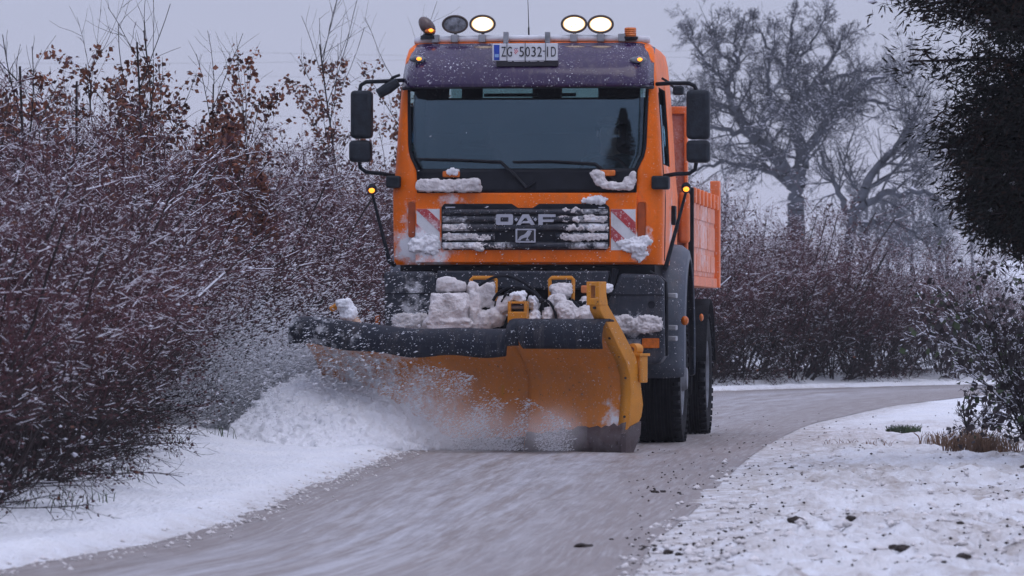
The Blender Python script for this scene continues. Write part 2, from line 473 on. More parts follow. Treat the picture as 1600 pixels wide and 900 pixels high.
c = mixc(nt, math_n(nt, 'MULTIPLY', s4, 0.20), c, (0.16, 0.135, 0.125))
mfine = nnode(nt, 'ShaderNodeMapping'); mfine.inputs['Scale'].default_value = (1.0, 0.025, 1); nt.links.new(uvn.outputs[0], mfine.inputs[0])
s5 = noise_fac(nt, 34.0, detail=4, rough=0.6, vec=mfine.outputs[0], lo=0.50, hi=0.70)
s6 = noise_fac(nt, 20.0, detail=4, rough=0.6, vec=mfine.outputs[0], lo=0.52, hi=0.72)
c = mixc(nt, math_n(nt, 'MULTIPLY', s5, 0.35), c, (0.60, 0.61, 0.64))
c = mixc(nt, math_n(nt, 'MULTIPLY', s6, 0.40), c, (0.13, 0.11, 0.105))
nt.links.new(c, b.inputs['Base Color'])
rr = nnode(nt, 'ShaderNodeMapRange'); rr.inputs['To Min'].default_value = 0.42; rr.inputs['To Max'].default_value = 0.7
nt.links.new(s3, rr.inputs['Value']); nt.links.new(rr.outputs[0], b.inputs['Roughness']); b.inputs['Specular IOR Level'].default_value = 0.35
nb = nnode(nt, 'ShaderNodeTexNoise'); nb.inputs['Scale'].default_value = 18; nb.inputs['Detail'].default_value = 8; nt.links.new(mq.outputs[0], nb.inputs['Vector'])
bp = nnode(nt, 'ShaderNodeBump'); bp.inputs['Strength'].default_value = 0.5; bp.inputs['Distance'].default_value = 0.02
nt.links.new(nb.outputs['Fac'], bp.inputs['Height']); nt.links.new(bp.outputs['Normal'], b.inputs['Normal'])
rme = np_mesh('road', RVV, RF, m, smooth=True)
sl = np.concatenate([[0], np.cumsum(np.linalg.norm(np.diff((La+Ra)/2, axis=0), axis=1))])
wd = np.linalg.norm(La-Ra, axis=1)
UV = np.stack([np.broadcast_to(t[None, :]*2.7, (NA, NC)), np.broadcast_to(sl[:, None], (NA, NC))], -1).reshape(-1, 2)
uvl = rme.uv_layers.new(name='along'); uvl.data.foreach_set('uv', UV[RF.ravel()].astype(np.float32).ravel())
tag(link('road', rme), 'narrow country road covered in brownish slush and ice', 'road', kind='structure')

# ------------------------------------------------------------------ plants
def rnd_perp(rng, d):
    v = rng.normal(size=3); v -= d*(v@d); return v/max(np.linalg.norm(v), 1e-6)

def grow(rng, p, d, L, r, lvl, spec, out):
    """spec[lvl] = (segments, bend, upward pull, children, child length, child angle, taper)"""
    n, bend, up, kids, clen, cang, taper = spec[lvl]
    d = d/np.linalg.norm(d); nodes_ = [p]
    for i in range(n):
        d = d + rnd_perp(rng, d)*bend*rng.uniform(0.3, 1.0) + np.array([0, 0, up])
        d = d/np.linalg.norm(d)
        q = p + d*(L/n)
        r1 = r*(1-(1-taper)/n)
        out.append((p, q, r, r1, lvl)); p, r = q, r1
        nodes_.append((p, d.copy(), r, (i+1)/n))
    if lvl+1 < len(spec):
        k = rng.poisson(kids) if kids > 3 else kids
        for _ in range(int(k)):
            tt = rng.uniform(0.18, 1.0); idx = min(int(tt*n), n-1)
            pp, dd_, rr_, _ = nodes_[idx+1]
            base = nodes_[idx][0] if idx > 0 else nodes_[0]
            pos = base + (pp-base)*rng.uniform(0, 1)
            a = cang*rng.uniform(0.6, 1.3)
            nd = dd_*math.cos(a) + rnd_perp(rng, dd_)*math.sin(a)
            grow(rng, pos, nd, L*clen*rng.uniform(0.6, 1.25)*(1.15-0.5*tt), max(rr_*0.62, 0.0022), lvl+1, spec, out)
    return nodes_

def snow_segs(rng, segs, prob, rmin, tilt=0.75, grow_r=1.15, ztop=None):
    P0, P1, A, B = [], [], [], []
    for p, q, r0, r1, lvl in segs:
        d = q-p; L = np.linalg.norm(d)
        if L < 1e-5 or abs(d[2])/L > tilt or rng.random() > prob*(0.03+1.35*min(1, max(0, p[2]/ztop)) if ztop else 1.0): continue
        s = max(rmin*rng.uniform(0.6, 1.3), r0*grow_r)
        u = np.array([0, 0, r0*0.7+s*0.45])
        a = rng.uniform(0, 0.3); bb = rng.uniform(0.7, 1.0)
        P0.append(p+d*a+u); P1.append(p+d*bb+u); A.append(s); B.append(s*rng.uniform(0.4, 1))
    return P0, P1, A, B

def leaf_geo(rng, centers, size, droop=0.5, fold=True):
    """leaf-shaped folded quads: two faces along a midrib"""
    n = len(centers); C = np.array(centers)
    ax = rng.normal(size=(n, 3)); ax[:, 2] = -np.abs(ax[:, 2])*droop*2; ax /= np.linalg.norm(ax, axis=1, keepdims=True)
    sd = np.cross(ax, rng.normal(size=(n, 3))); sd /= np.maximum(np.linalg.norm(sd, axis=1, keepdims=True), 1e-6)
    nm = np.cross(ax, sd); s = size*rng.uniform(0.6, 1.3, size=(n, 1)); w = s*rng.uniform(0.28, 0.45, size=(n, 1)); h = w*rng.uniform(-0.5, 0.5, size=(n, 1))
    V = np.stack([C, C+ax*s*0.5+sd*w+nm*h, C+ax*s, C+ax*s*0.5-sd*w+nm*h], 1).reshape(-1, 3)
    b = (np.arange(n)*4)[:, None]
    return V, np.concatenate([b+np.array([[0, 1, 2]]), b+np.array([[0, 2, 3]])])

def blob_geo(rng, centers, radii):
    """small uneven snow lumps (squashed octahedra)"""
    base = np.array([(1,0,0),(0,1,0),(-1,0,0),(0,-1,0),(0,0,1),(0,0,-1)], float)
    fc = np.array([(0,1,4),(1,2,4),(2,3,4),(3,0,4),(1,0,5),(2,1,5),(3,2,5),(0,3,5)])
    n = len(centers); C = np.array(centers); rr = np.array(radii)[:, None, None]
    V = base[None]*rr*rng.uniform(0.6, 1.35, size=(n, 6, 1))
    a = rng.uniform(0, 6.28, n); ca, sa = np.cos(a)[:, None], np.sin(a)[:, None]
    V = np.stack([V[..., 0]*ca-V[..., 1]*sa, V[..., 0]*sa+V[..., 1]*ca, V[..., 2]*0.6], -1) + C[:, None]
    Fb = ((np.arange(n)*6)[:, None, None]+fc[None]).reshape(-1, 3)
    return V.reshape(-1, 3), Fb

bark_red = plain('twig_bark', (0.088, 0.029, 0.035), rough=0.8, var=0.6, scale=1.6)
bark_brown = plain('shrub_bark', (0.022, 0.014, 0.014), rough=0.85, var=0.5, scale=1.8)
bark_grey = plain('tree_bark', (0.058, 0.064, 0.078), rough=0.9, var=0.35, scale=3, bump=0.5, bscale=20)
leaf_brown = plain('withered_leaf', (0.15, 0.048, 0.022), rough=0.7, var=0.6, scale=4)
leaf_dark = plain('dark_leaf', (0.025, 0.016, 0.018), rough=0.6, var=0.5, scale=4)
leaf_green = plain('green_leaf', (0.035, 0.055, 0.018), rough=0.5, var=0.6, scale=5)
leaf_wine = plain('wine_leaf', (0.055, 0.017, 0.020), rough=0.7, var=0.5, scale=3)
twig_snow = plain('twig_snow', (0.80, 0.80, 0.86), rough=0.8, var=0.1, scale=5, spec=0.2)

def shrub_meshes(seed, stems=17, height=3.0, spread=0.62, snow=0.33, leaves=160, leafm=None, wine=3200, snow_lumps=130):
    rng = np.random.default_rng(seed); segs = []
    spec = [(6, 0.16, 0.02, 8, 0.42, 0.75, 0.35), (4, 0.30, 0.03, 8, 0.45, 0.85, 0.4), (3, 0.40, 0.02, 3, 0.5, 0.8, 0.5), (2, 0.4, 0.0, 0, 0, 0, 0.5)]
    for _ in range(stems):
        a = rng.uniform(0, 6.28); s = spread*math.sqrt(rng.uniform(0, 1))
        d = np.array([math.cos(a)*s, math.sin(a)*s, 1.0])
        base = np.array([math.cos(a)*s*0.55, math.sin(a)*s*0.55, -0.12])
        grow(rng, base, d, height*rng.uniform(0.55, 1.02)*(1-0.12*s), rng.uniform(0.010, 0.019), 0, spec, segs)
    low_spec = [(4, 0.3, 0.0, 7, 0.5, 0.9, 0.4), (3, 0.4, 0.02, 4, 0.5, 0.8, 0.5), (2, 0.4, 0.0, 0, 0, 0, 0.5)]
    for _ in range(16):
        a = rng.uniform(0, 6.28); d = np.array([math.cos(a), math.sin(a), rng.uniform(0.15, 0.9)])
        grow(rng, np.array([math.cos(a)*0.3, math.sin(a)*0.3, -0.08]), d, height*rng.uniform(0.18, 0.34), 0.008, 0, low_spec, segs)
    P0 = [s[0] for s in segs]; P1 = [s[1] for s in segs]; A = [s[2] for s in segs]; B = [s[3] for s in segs]
    V, F = seg_geo(P0, P1, A, B)
    mi = np.tile(np.array([1 if (s[4] >= 1 and s[1][2] > 0.3*height*rng.uniform(.6, 1.6)) else 0 for s in segs]), 3)
    tw = np_mesh('stems', V, F, None, mat_idx=mi, mats=[bark_brown, bark_red])
    p0, p1, a_, b_ = snow_segs(rng, segs, snow, 0.0031, ztop=height*0.9)
    V2, F2 = seg_geo(p0, p1, a_, b_, 3)
    sn = np_mesh('snow_on_twigs', V2, F2, twig_snow)
    tips = [s[1] for s in segs if s[4] >= 1]
    C = [tips[i]+rng.normal(size=3)*0.03 for i in rng.integers(0, len(tips), leaves+wine)]
    Vl, Fl = leaf_geo(rng, C, 0.034)
    mi = np.tile((np.arange(leaves+wine) >= leaves).astype(int), 2)
    lf = np_mesh('withered_leaves', Vl, Fl, None, mat_idx=mi, mats=[leafm or leaf_brown, leaf_wine])
    low = [s for s in segs if s[4] in (1, 2)]
    C = [low[i][1]+np.array([0, 0, 0.012]) for i in rng.integers(0, len(low), snow_lumps)]
    Vb, Fb = blob_geo(rng, C, rng.uniform(0.008, 0.026, len(C)))
    sb = np_mesh('snow_lumps', Vb, Fb, twig_snow)
    return [('stems', tw), ('snow_on_twigs', sn), ('withered_leaves', lf), ('snow_lumps', sb)]

SHRUBS = [shrub_meshes(s) for s in (101, 102, 103, 104, 105, 106)]

def place_plant(name, parts, x, y, rz, sc, label, cat, group=None, z=None):
    e = bpy.data.objects.new(name, None); e.empty_display_size = 0.2; COL.objects.link(e)
    e.location = (x, y, gz(x, y) if z is None else z); e.rotation_euler = (0, 0, rz)
    e.scale = sc if isinstance(sc, tuple) else (sc, sc, sc)
    for pn, me in parts:
        o = bpy.data.objects.new(pn, me); COL.objects.link(o); o.parent = e
        if pn in ('withered_leaves', 'snow_lumps', 'snow_on_twigs', 'leaves', 'needle_sprays', 'blades', 'stems'): o['kind'] = 'stuff'
    tag(e, label, cat, group)
    return e

rng = np.random.default_rng(7)
# the hedge runs along the outer edge of the bend
HEDGE = catmull([(-3.35, 24.0), (-3.02, 28.3), (-3.02, 32), (-3.25, 36), (-3.45, 40), (-3.6, 43), (-3.45, 47), (-2.9, 53), (-1.7, 62), (0.0, 72), (2.2, 80.0), (4.6, 84.6), (7.4, 88.8), (11, 93), (16, 96.5)])
hs = np.concatenate([[0], np.cumsum(np.linalg.norm(np.diff(HEDGE, axis=0), axis=1))])
def hedge_at(s): return np.array([np.interp(s, hs, HEDGE[:, 0]), np.interp(s, hs, HEDGE[:, 1])])
LBL_L = 'leafless wine-red hedge shrub dusted with snow along the ploughed snow bank'
LBL_L2 = 'snow-dusted bare shrub growing behind the roadside hedge by the snow bank'
LBL_R = 'snow-dusted bare hedge shrub along the far bend of the road'
LBL_R2 = 'bare shrub standing behind the hedge at the far bend'
k = 0
for row, (off, step, hsc) in enumerate(((0.15, 0.98, 1.0), (1.05, 1.25, 1.06), (2.2, 1.9, 1.10))):
    s = 0.3*row
    while s < hs[-1]:
        c = hedge_at(s); d = hedge_at(min(s+0.3, hs[-1]))-hedge_at(max(s-0.3, 0)); d /= np.linalg.norm(d)
        nrm = np.array([-d[1], d[0]])
        p = c + nrm*(off+rng.uniform(-0.22, 0.22)) + d*rng.uniform(-0.2, 0.2)
        x, y = p
        hid = -1.2 < x < 1.9 and 55 < y < 84      # stands behind the lorry
        vis = abs(x)/y < 0.118 or y < 46
        if vis and not (hid and (row > 0 or rng.random() < 0.35)) and not (row == 2 and y < 33):
            h = np.interp(y, [24, 30, 36, 42, 50, 62, 84, 95], [0.60, 0.66, 0.74, 0.81, 0.88, 0.90, 1.00, 0.92]) * hsc * rng.uniform(0.88, 1.1)
            if x > 5.6: h *= float(np.interp(x, [4.6, 7.2, 10], [1, 0.72, 0.6]))
            right = x > 1.2
            place_plant('hedge_shrub', SHRUBS[k % 6], x, y, rng.uniform(0, 6.28), (h*1.22, h*1.22, h),
                        (LBL_R if row == 0 else LBL_R2) if right else (LBL_L if row == 0 else LBL_L2), 'shrub',
                        ('hedge shrubs at the far bend' if row == 0 else 'shrubs behind the far hedge') if right else ('hedge shrubs along the snow bank' if row == 0 else 'shrubs behind the roadside hedge'))
            k += 1
        s += step*rng.uniform(0.85, 1.15) * (1.0 if s < 40 else 1.3)

# ---- saplings that keep withered leaves
def sapling_meshes(seed, height, leaves, spread=0.10, stems=4):
    rng = np.random.default_rng(seed); segs = []
    spec = [(8, 0.06, 0.02, 11, 0.34, 0.6, 0.3), (5, 0.14, 0.07, 5, 0.45, 0.7, 0.4), (3, 0.25, 0.05, 0, 0, 0, 0.5)]
    for i in range(stems):
        a = rng.uniform(0, 6.28); d = np.array([math.cos(a)*spread*(i > 0)*2.2, math.sin(a)*spread*(i > 0)*2.2, 1.0])
        grow(rng, np.array([math.cos(a)*0.1*i, math.sin(a)*0.1*i, -0.1]), d, height*(1.0 if i == 0 else rng.uniform(0.6, 0.95)), 0.019 if i == 0 else 0.013, 0, spec, segs)
    V, F = seg_geo([s[0] for s in segs], [s[1] for s in segs], [s[2] for s in segs], [s[3] for s in segs], 4)
    tw = np_mesh('stems', V, F, bark_brown)
    tips = [s[1] for s in segs if s[4] >= 1 and s[1][2] < height*0.93]
    C = []
    for _ in range(int(leaves*1.6)):       # leaves hang on in bunches
        c0 = tips[rng.integers(0, len(tips))]
        if rng.random() > 1.15-0.5*c0[2]/height or c0[2] < height*0.42: continue
        C += [c0+rng.normal(size=3)*0.042 for _ in range(rng.integers(4, 11))]
    Vl, Fl = leaf_geo(rng, C, 0.058)
    lf = np_mesh('withered_leaves', Vl, Fl, None, mat_idx=np.tile(rng.integers(0, 5, len(C)) == 0, 2).astype(int), mats=[leaf_brown, leaf_wine])
    p0, p1, a_, b_ = snow_segs(rng, segs, 0.25, 0.006)
    V2, F2 = seg_geo(p0, p1, a_, b_, 3); sn = np_mesh('snow_on_twigs', V2, F2, twig_snow)
    return [('stems', tw), ('withered_leaves', lf), ('snow_on_twigs', sn)]

def at_depth(px, Y): return (px-800)/FPX*Y
for i, (px, Y, ytop, lv, sd, lab) in enumerate((
        (205, 47.5, 5, 620, 1, 'tall sapling with brown leaves rising from the reddest part of the hedge'),
        (128, 42.5, 70, 420, 2, 'shorter sapling with rusty leaves leaning at the hedge top'),
        (262, 50.5, -15, 640, 3, 'tallest brown-leaved sapling standing above the roadside hedge'),
        (330, 54.0, 80, 420, 4, 'sapling with yellow-brown leaves beside the tallest sapling'),
        (545, 66.0, 15, 560, 5, 'slender sapling with brown leaves behind the wing mirror'),
        (606, 69.0, 60, 480, 6, 'brown-leaved sapling half hidden behind the lorry cab'),
        (400, 60.0, 120, 130, 7, 'thin nearly bare sapling between the hedge and the lorry'),
        (30, 35.5, 40, 90, 8, 'thin almost leafless sapling at the end of the hedge'))):
    x = at_depth(px, Y); h = CAM_H+(HORIZON-ytop)/FPX*Y
    place_plant('sapling', sapling_meshes(500+sd, h/1.08, lv), x, Y, 0.4*i, 1.0, lab, 'sapling', z=0.05)

# ---- big bare trees beyond the bend
TREE_SPEC = [(9, 0.22, 0.03, 9, 0.62, 0.75, 0.35), (6, 0.30, 0.03, 7, 0.55, 0.85, 0.4), (4, 0.36, 0.02, 5, 0.55, 0.85, 0.45), (3, 0.4, 0.0, 2, 0.6, 0.8, 0.6), (2, 0.3, 0, 0, 0, 0, 0.6)]
def limb_tree(seed, Y, limbs, base_px, scale_r=1.0, kid=(1.9, 8)):
    """limbs: lists of (px, py, depth offset, radius); returns meshes in metres round the tree's foot"""
    rng = np.random.default_rng(seed); segs = []
    bx = at_depth(base_px, Y)
    for li, limb in enumerate(limbs):
        pts = [np.array([at_depth(px, Y)-bx, dy, CAM_H+(HORIZON-py)/FPX*Y]) for px, py, dy, r in limb]
        rad = [r*scale_r for *_, r in limb]
        fine = [];
        for i in range(len(pts)-1):
            for t_ in np.linspace(0, 1, 5, endpoint=False):
                j = rng.normal(size=3)*0.05*(0 if (li == 0 and i == 0) else 1)
                fine.append((pts[i]*(1-t_)+pts[i+1]*t_+j*(t_ > 0), rad[i]*(1-t_)+rad[i+1]*t_))
        fine.append((pts[-1], rad[-1]))
        for (p, r), (q, r2) in zip(fine[:-1], fine[1:]): segs.append((p, q, r, r2, 0))
        if li == 0: continue
        for i in range(3, len(fine)):
            p, r = fine[i]; d = fine[i][0]-fine[i-1][0]; d /= np.linalg.norm(d)
            for _ in range(rng.poisson(kid[0]*0.78)):
                a = rng.uniform(0.5, 1.25); nd = d*math.cos(a)+rnd_perp(rng, d)*math.sin(a)
                nd[2] += 0.15
                grow(rng, p, nd, rng.uniform(0.9, 2.5)*float(np.interp(p[2], [6, 11.2], [1, .38])), max(min(r*0.42, 0.055), 0.018), 1, TREE_SPEC, segs)
        p, r = fine[-1]; grow(rng, p, d, float(np.interp(p[2], [6, 11], [2.0, .5])), max(r, 0.025), 1, TREE_SPEC, segs)
    segs = [(p, q, max(a, 0.0065), max(b_, 0.005), l) for p, q, a, b_, l in segs]
    big = [s for s in segs if s[4] == 0]; sm = [s for s in segs if s[4] > 0]
    V, F = seg_geo([s[0] for s in big], [s[1] for s in big], [s[2] for s in big], [s[3] for s in big], 8)
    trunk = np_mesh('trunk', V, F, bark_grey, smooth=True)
    V, F = seg_geo([s[0] for s in sm], [s[1] for s in sm], [s[2] for s in sm], [s[3] for s in sm], 3)
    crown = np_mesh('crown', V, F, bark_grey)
    p0, p1, a_, b_ = snow_segs(rng, segs, 0.20, 0.009, tilt=0.7, grow_r=0.6)
    V, F = seg_geo(p0, p1, a_, b_, 4); sn = np_mesh('snow_on_twigs', V, F, twig_snow)
    return [('trunk', trunk), ('crown', crown), ('snow_on_twigs', sn)], bx

TA = [[(1243, 560, 0, .34), (1244, 330, 0, .28), (1246, 290, 0, .28)],
      [(1246, 290, 0, .26), (1215, 252, -.5, .22), (1172, 212, -.9, .18), (1142, 166, -1.2, .14), (1134, 138, -1.2, .11), (1152, 105, -.8, .08), (1148, 62, -.5, .04)],
      [(1247, 290, 0, .27), (1256, 240, .4, .24), (1243, 190, .6, .20), (1243, 160, .7, .17), (1270, 136, .9, .12), (1310, 118, 1.2, .08), (1350, 108, 1.2, .04)],
      [(1256, 240, .4, .18), (1283, 208, 0, .16), (1290, 175, -.4, .13), (1315, 160, -.8, .10), (1352, 158, -1.0, .07), (1400, 175, -1.2, .04)],
      [(1243, 165, .7, .13), (1234, 110, .9, .10), (1238, 60, .8, .06), (1242, 25, .8, .03)],
      [(1134, 138, -1.2, .09), (1105, 105, -1.5, .06), (1080, 70, -1.5, .035)],
      [(1270, 136, .9, .10), (1300, 95, 1.4, .07), (1322, 55, 1.6, .035)],
      [(1180, 220, -.8, .11), (1200, 170, -1.6, .08), (1195, 120, -2, .05), (1205, 60, -2, .03)],
      [(1240, 292, 0, .12), (1190, 262, 1.2, .09), (1130, 250, 2.2, .06), (1085, 262, 2.5, .03)],
      [(1150, 180, -1.1, .10), (1115, 160, -.4, .07), (1078, 150, 0, .04), (1050, 165, 0, .02)],
      [(1172, 212, -.9, .10), (1130, 205, -1.8, .07), (1090, 195, -2.4, .04), (1062, 215, -2.6, .02)],
      [(1243, 190, .6, .10), (1275, 165, 1.6, .07), (1320, 140, 2.2, .05), (1375, 135, 2.4, .03)],
      [(1315, 160, -.8, .08), (1360, 125, -1.2, .055), (1400, 120, -1.4, .03)],
      [(1152, 105, -.8, .06), (1120, 75, -.4, .04), (1110, 45, 0, .02)],
      [(1234, 110, .9, .07), (1200, 70, 1.4, .045), (1180, 30, 1.6, .02)],
      [(1234, 110, .9, .07), (1268, 75, .2, .045), (1285, 35, -.2, .02)]]
TB = [[(1318, 560, 0, .26), (1322, 400, 0, .21), (1332, 335, 0, .20)],
      [(1332, 335, 0, .22), (1356, 285, .3, .19), (1392, 240, .6, .14), (1425, 195, .8, .09), (1440, 150, .9, .04)],
      [(1336, 330, 0, .18), (1385, 300, -.5, .14), (1440, 300, -1.0, .09), (1490, 330, -1.2, .04)],
      [(1332, 340, 0, .15), (1310, 290, .8, .11), (1290, 245, 1.2, .07), (1280, 200, 1.2, .03)],
      [(1392, 240, .6, .10), (1440, 225, 1.2, .07), (1500, 235, 1.4, .03)],
      [(1345, 350, 0, .12), (1400, 345, .9, .08), (1450, 375, 1.2, .05), (1475, 410, 1.2, .03)]]
pa, bx = limb_tree(61, 172, TA, 1243)
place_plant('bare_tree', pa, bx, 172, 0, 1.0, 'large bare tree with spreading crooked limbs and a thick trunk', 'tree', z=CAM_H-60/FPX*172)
pb, bx = limb_tree(67, 150, TB, 1318, scale_r=.7, kid=(1.7, 8))
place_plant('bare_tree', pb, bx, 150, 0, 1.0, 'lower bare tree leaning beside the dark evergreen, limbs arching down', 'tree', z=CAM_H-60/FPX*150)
# both feet stand in the snow: the Empty sits at the foot, so lift the meshes back to their measured heights
for o in [o for o in COL.objects if o.name.startswith('bare_tree')]:
    for c in o.children: c.location.z = -o.location.z

# ---- far trees in the mist
far_parts = []
for sd in (81, 82):
    rng2 = np.random.default_rng(sd); segs = []
    grow(rng2, np.array([0, 0, -0.3]), np.array([0, 0, 1.0]), 7.5, 0.22, 0, [(8, .10, .05, 16, .5, .7, .3), (5, .25, .05, 8, .5, .8, .4), (4, .3, .03, 5, .5, .8, .5), (2, .3, 0, 0, 0, 0, .6)], segs)
    V, F = seg_geo([s[0] for s in segs], [s[1] for s in segs], [max(s[2], .028) for s in segs], [max(s[3], .022) for s in segs], 3)
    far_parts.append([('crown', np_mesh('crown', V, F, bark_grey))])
for i, (px, Y, sc) in enumerate(((1402, 330, .6), (1425, 350, .75), (1468, 365, .7), (1520, 360, .75), (1385, 350, .7), (1120, 320, .8), (1360, 355, .8), (430, 340, .8))):
    x = at_depth(px, Y)
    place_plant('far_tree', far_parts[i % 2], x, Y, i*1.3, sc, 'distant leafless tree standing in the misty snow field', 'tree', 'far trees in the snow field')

# ---- dark evergreen overhanging from the right
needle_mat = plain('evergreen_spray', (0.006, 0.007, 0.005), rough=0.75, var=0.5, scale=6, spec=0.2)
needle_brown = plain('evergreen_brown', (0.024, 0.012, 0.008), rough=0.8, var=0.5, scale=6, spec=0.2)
EY = 36.5
rng = np.random.default_rng(17)
ex = at_depth(1705, EY)
def e_rad(z):   # crown radius by height
    return float(np.interp(z, [1.62, 1.85, 2.4, 3.0, 3.5, 4.2, 5.5, 8.5], [0.75, 1.0, 1.18, 1.32, 1.62, 1.75, 1.3, 0.1]))
segs = []; cent = []; cdir = []
for i in range(430):
    z0 = 1.65 + 6.6*rng.random()**1.5; a = rng.uniform(0, 6.28); rad = e_rad(z0)*rng.uniform(0.62, 1.08)
    p = np.array([0, 0, z0-0.25]); q = np.array([math.cos(a)*rad, math.sin(a)*rad, z0+rng.uniform(-.15, .2)])
    mid = (p+q)/2+np.array([0, 0, 0.12*rad])
    segs += [(p, mid, 0.022, 0.014, 0), (mid, q, 0.014, 0.006, 0)]
    for t_ in np.linspace(0.30, 0.96, 16):
        c = (p*(1-t_)+q*t_)+np.array([0, 0, 0.2*rad*t_*(1-t_)])
        for _ in range(6):
            cent.append(c+rng.normal(size=3)*np.array([.10, .10, .07])); cdir.append(np.array([math.cos(a), math.sin(a), -0.5])+rng.normal(size=3)*0.6)
segs += [(np.array([0, 0, -0.2]), np.array([0, 0, 3.0]), 0.17, 0.13, 0), (np.array([0, 0, 3.0]), np.array([0, 0, 8.2]), 0.13, 0.03, 0)]
V, F = seg_geo([s[0] for s in segs], [s[1] for s in segs], [s[2] for s in segs], [s[3] for s in segs], 6)
etr = np_mesh('trunk', V, F, bark_brown)
cent = np.array(cent); cdir = np.array(cdir); cdir /= np.linalg.norm(cdir, axis=1, keepdims=True)
n = len(cent); fr = []
for kx in range(9):      # each spray: a fan of narrow scale-leaf fingers
    d = cdir + rng.normal(size=(n, 3))*0.32; d /= np.linalg.norm(d, axis=1, keepdims=True)
    sd = np.cross(d, rng.normal(size=(n, 3))); sd /= np.linalg.norm(sd, axis=1, keepdims=True)
    L = rng.uniform(0.03, 0.10, (n, 1)); w = rng.uniform(0.004, 0.009, (n, 1))
    cb = cent + rng.normal(size=(n, 3))*0.05
    fr.append(np.stack([cb, cb+d*L*0.5+sd*w, cb+d*L, cb+d*L*0.5-sd*w], 1))
V = np.concatenate(fr).reshape(-1, 3)
F = (np.arange(n*9)*4)[:, None]+np.array([[0, 1, 2, 3]])
mi = np.tile((rng.random(n) < 0.22).astype(int), 9)
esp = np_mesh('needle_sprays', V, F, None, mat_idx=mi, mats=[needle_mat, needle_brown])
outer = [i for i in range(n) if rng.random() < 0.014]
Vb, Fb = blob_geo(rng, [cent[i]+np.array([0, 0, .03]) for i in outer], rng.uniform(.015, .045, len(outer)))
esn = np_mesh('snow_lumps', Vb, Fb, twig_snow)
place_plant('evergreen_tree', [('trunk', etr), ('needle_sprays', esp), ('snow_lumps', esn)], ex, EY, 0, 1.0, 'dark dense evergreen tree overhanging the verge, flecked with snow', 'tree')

# ---- leafy bramble under the evergreen
def bramble(seed, h, leaves, stems=14, spread=0.40, snow=0.55):
    rng = np.random.default_rng(seed); segs = []
    spec = [(12, 0.16, -0.015, 9, 0.36, 0.8, 0.4), (8, 0.22, -0.02, 6, 0.4, 0.8, 0.5), (4, 0.25, 0, 0, 0, 0, 0.5)]
    for _ in range(stems):
        a = rng.uniform(0, 6.28); s = spread*math.sqrt(rng.random())
        grow(rng, np.array([math.cos(a)*s*.4, math.sin(a)*s*.4, -.1]), np.array([math.cos(a)*s, math.sin(a)*s, 1.0]), h*rng.uniform(.6, 1.05), .010, 0, spec, segs)
    V, F = seg_geo([s[0] for s in segs], [s[1] for s in segs], [s[2] for s in segs], [s[3] for s in segs], 3)
    st = np_mesh('stems', V, F, bark_brown)
    tips = [s[1] for s in segs if s[4] >= 1]
    C = [tips[i]+rng.normal(size=3)*.04 for i in rng.integers(0, len(tips), leaves)]
    Vl, Fl = leaf_geo(rng, C, 0.062); lf = np_mesh('leaves', Vl, Fl, None, mat_idx=np.tile(rng.choice([0, 0, 0, 1, 0], leaves), 2), mats=[leaf_dark, leaf_green, leaf_wine])
    p0, p1, a_, b_ = snow_segs(rng, segs, snow, .0055); V2, F2 = seg_geo(p0, p1, a_, b_, 3); sn = np_mesh('snow_on_twigs', V2, F2, twig_snow)
    Vb, Fb = blob_geo(rng, [C[i] for i in range(0, leaves, 16)], rng.uniform(.012, .032, len(range(0, leaves, 16)))); sb = np_mesh('snow_lumps', Vb, Fb, twig_snow)
    return [('stems', st), ('leaves', lf), ('snow_on_twigs', sn), ('snow_lumps', sb)]
bA, bB = bramble(91, 1.75, 1700), bramble(92, 1.5, 1500)
for i, (px, py, sc, lab) in enumerate(((1640, 716, .92, 'leafy dark bramble bush with snow-capped leaves under the evergreen'),
                                       (1672, 700, 1.0, 'taller bramble thicket pressed against the evergreen trunk'),
                                       (1632, 668, .85, 'snow-speckled bramble bush behind the leafy one under the evergreen'),
                                       (1660, 730, 1.05, 'bramble bush with dark leaves on the outer verge'))):
    x, y = ground(px, py)
    place_plant('bramble_bush', (bA, bB)[i % 2], x, y, i*1.9, sc, lab, 'bush')
bv = bramble(95, 0.7, 60, stems=5, spread=0.25, snow=0.0)[:2]
x, y = ground(1528, 700)
place_plant('bramble_shoot', bv, x, y, 0.4, 1.0, 'few thin bramble shoots with green leaves beside the dry grass', 'shoot')

# ---- grasses
grass_green = plain('grass_green', (0.035, 0.060, 0.020), rough=0.6, var=0.5, scale=9)
grass_dry = plain('grass_dry', (0.20, 0.12, 0.075), rough=0.8, var=0.4, scale=9)
def tuft(seed, n, rad, h, mat, lean=0.6):
    rng = np.random.default_rng(seed); P0 = []; P1 = []; A = []; B = []
    for _ in range(n):
        a = rng.uniform(0, 6.28); r = rad*math.sqrt(rng.random()); p = np.array([math.cos(a)*r*1.0, math.sin(a)*r, -0.02])
        L = h*rng.uniform(.5, 1.1); l = lean*rng.uniform(.2, 1); b2 = rng.uniform(0, 6.28)
        q = p+np.array([math.cos(b2)*l*L*.4, math.sin(b2)*l*L*.4, L*.65]); e = q+np.array([math.cos(b2)*l*L*.6, math.sin(b2)*l*L*.6, L*.25])
        P0 += [p, q]; P1 += [q, e]; A += [.0035, .003]; B += [.003, .0008]
    V, F = seg_geo(P0, P1, A, B, 3)
    return [('blades', np_mesh('blades', V, F, mat))]
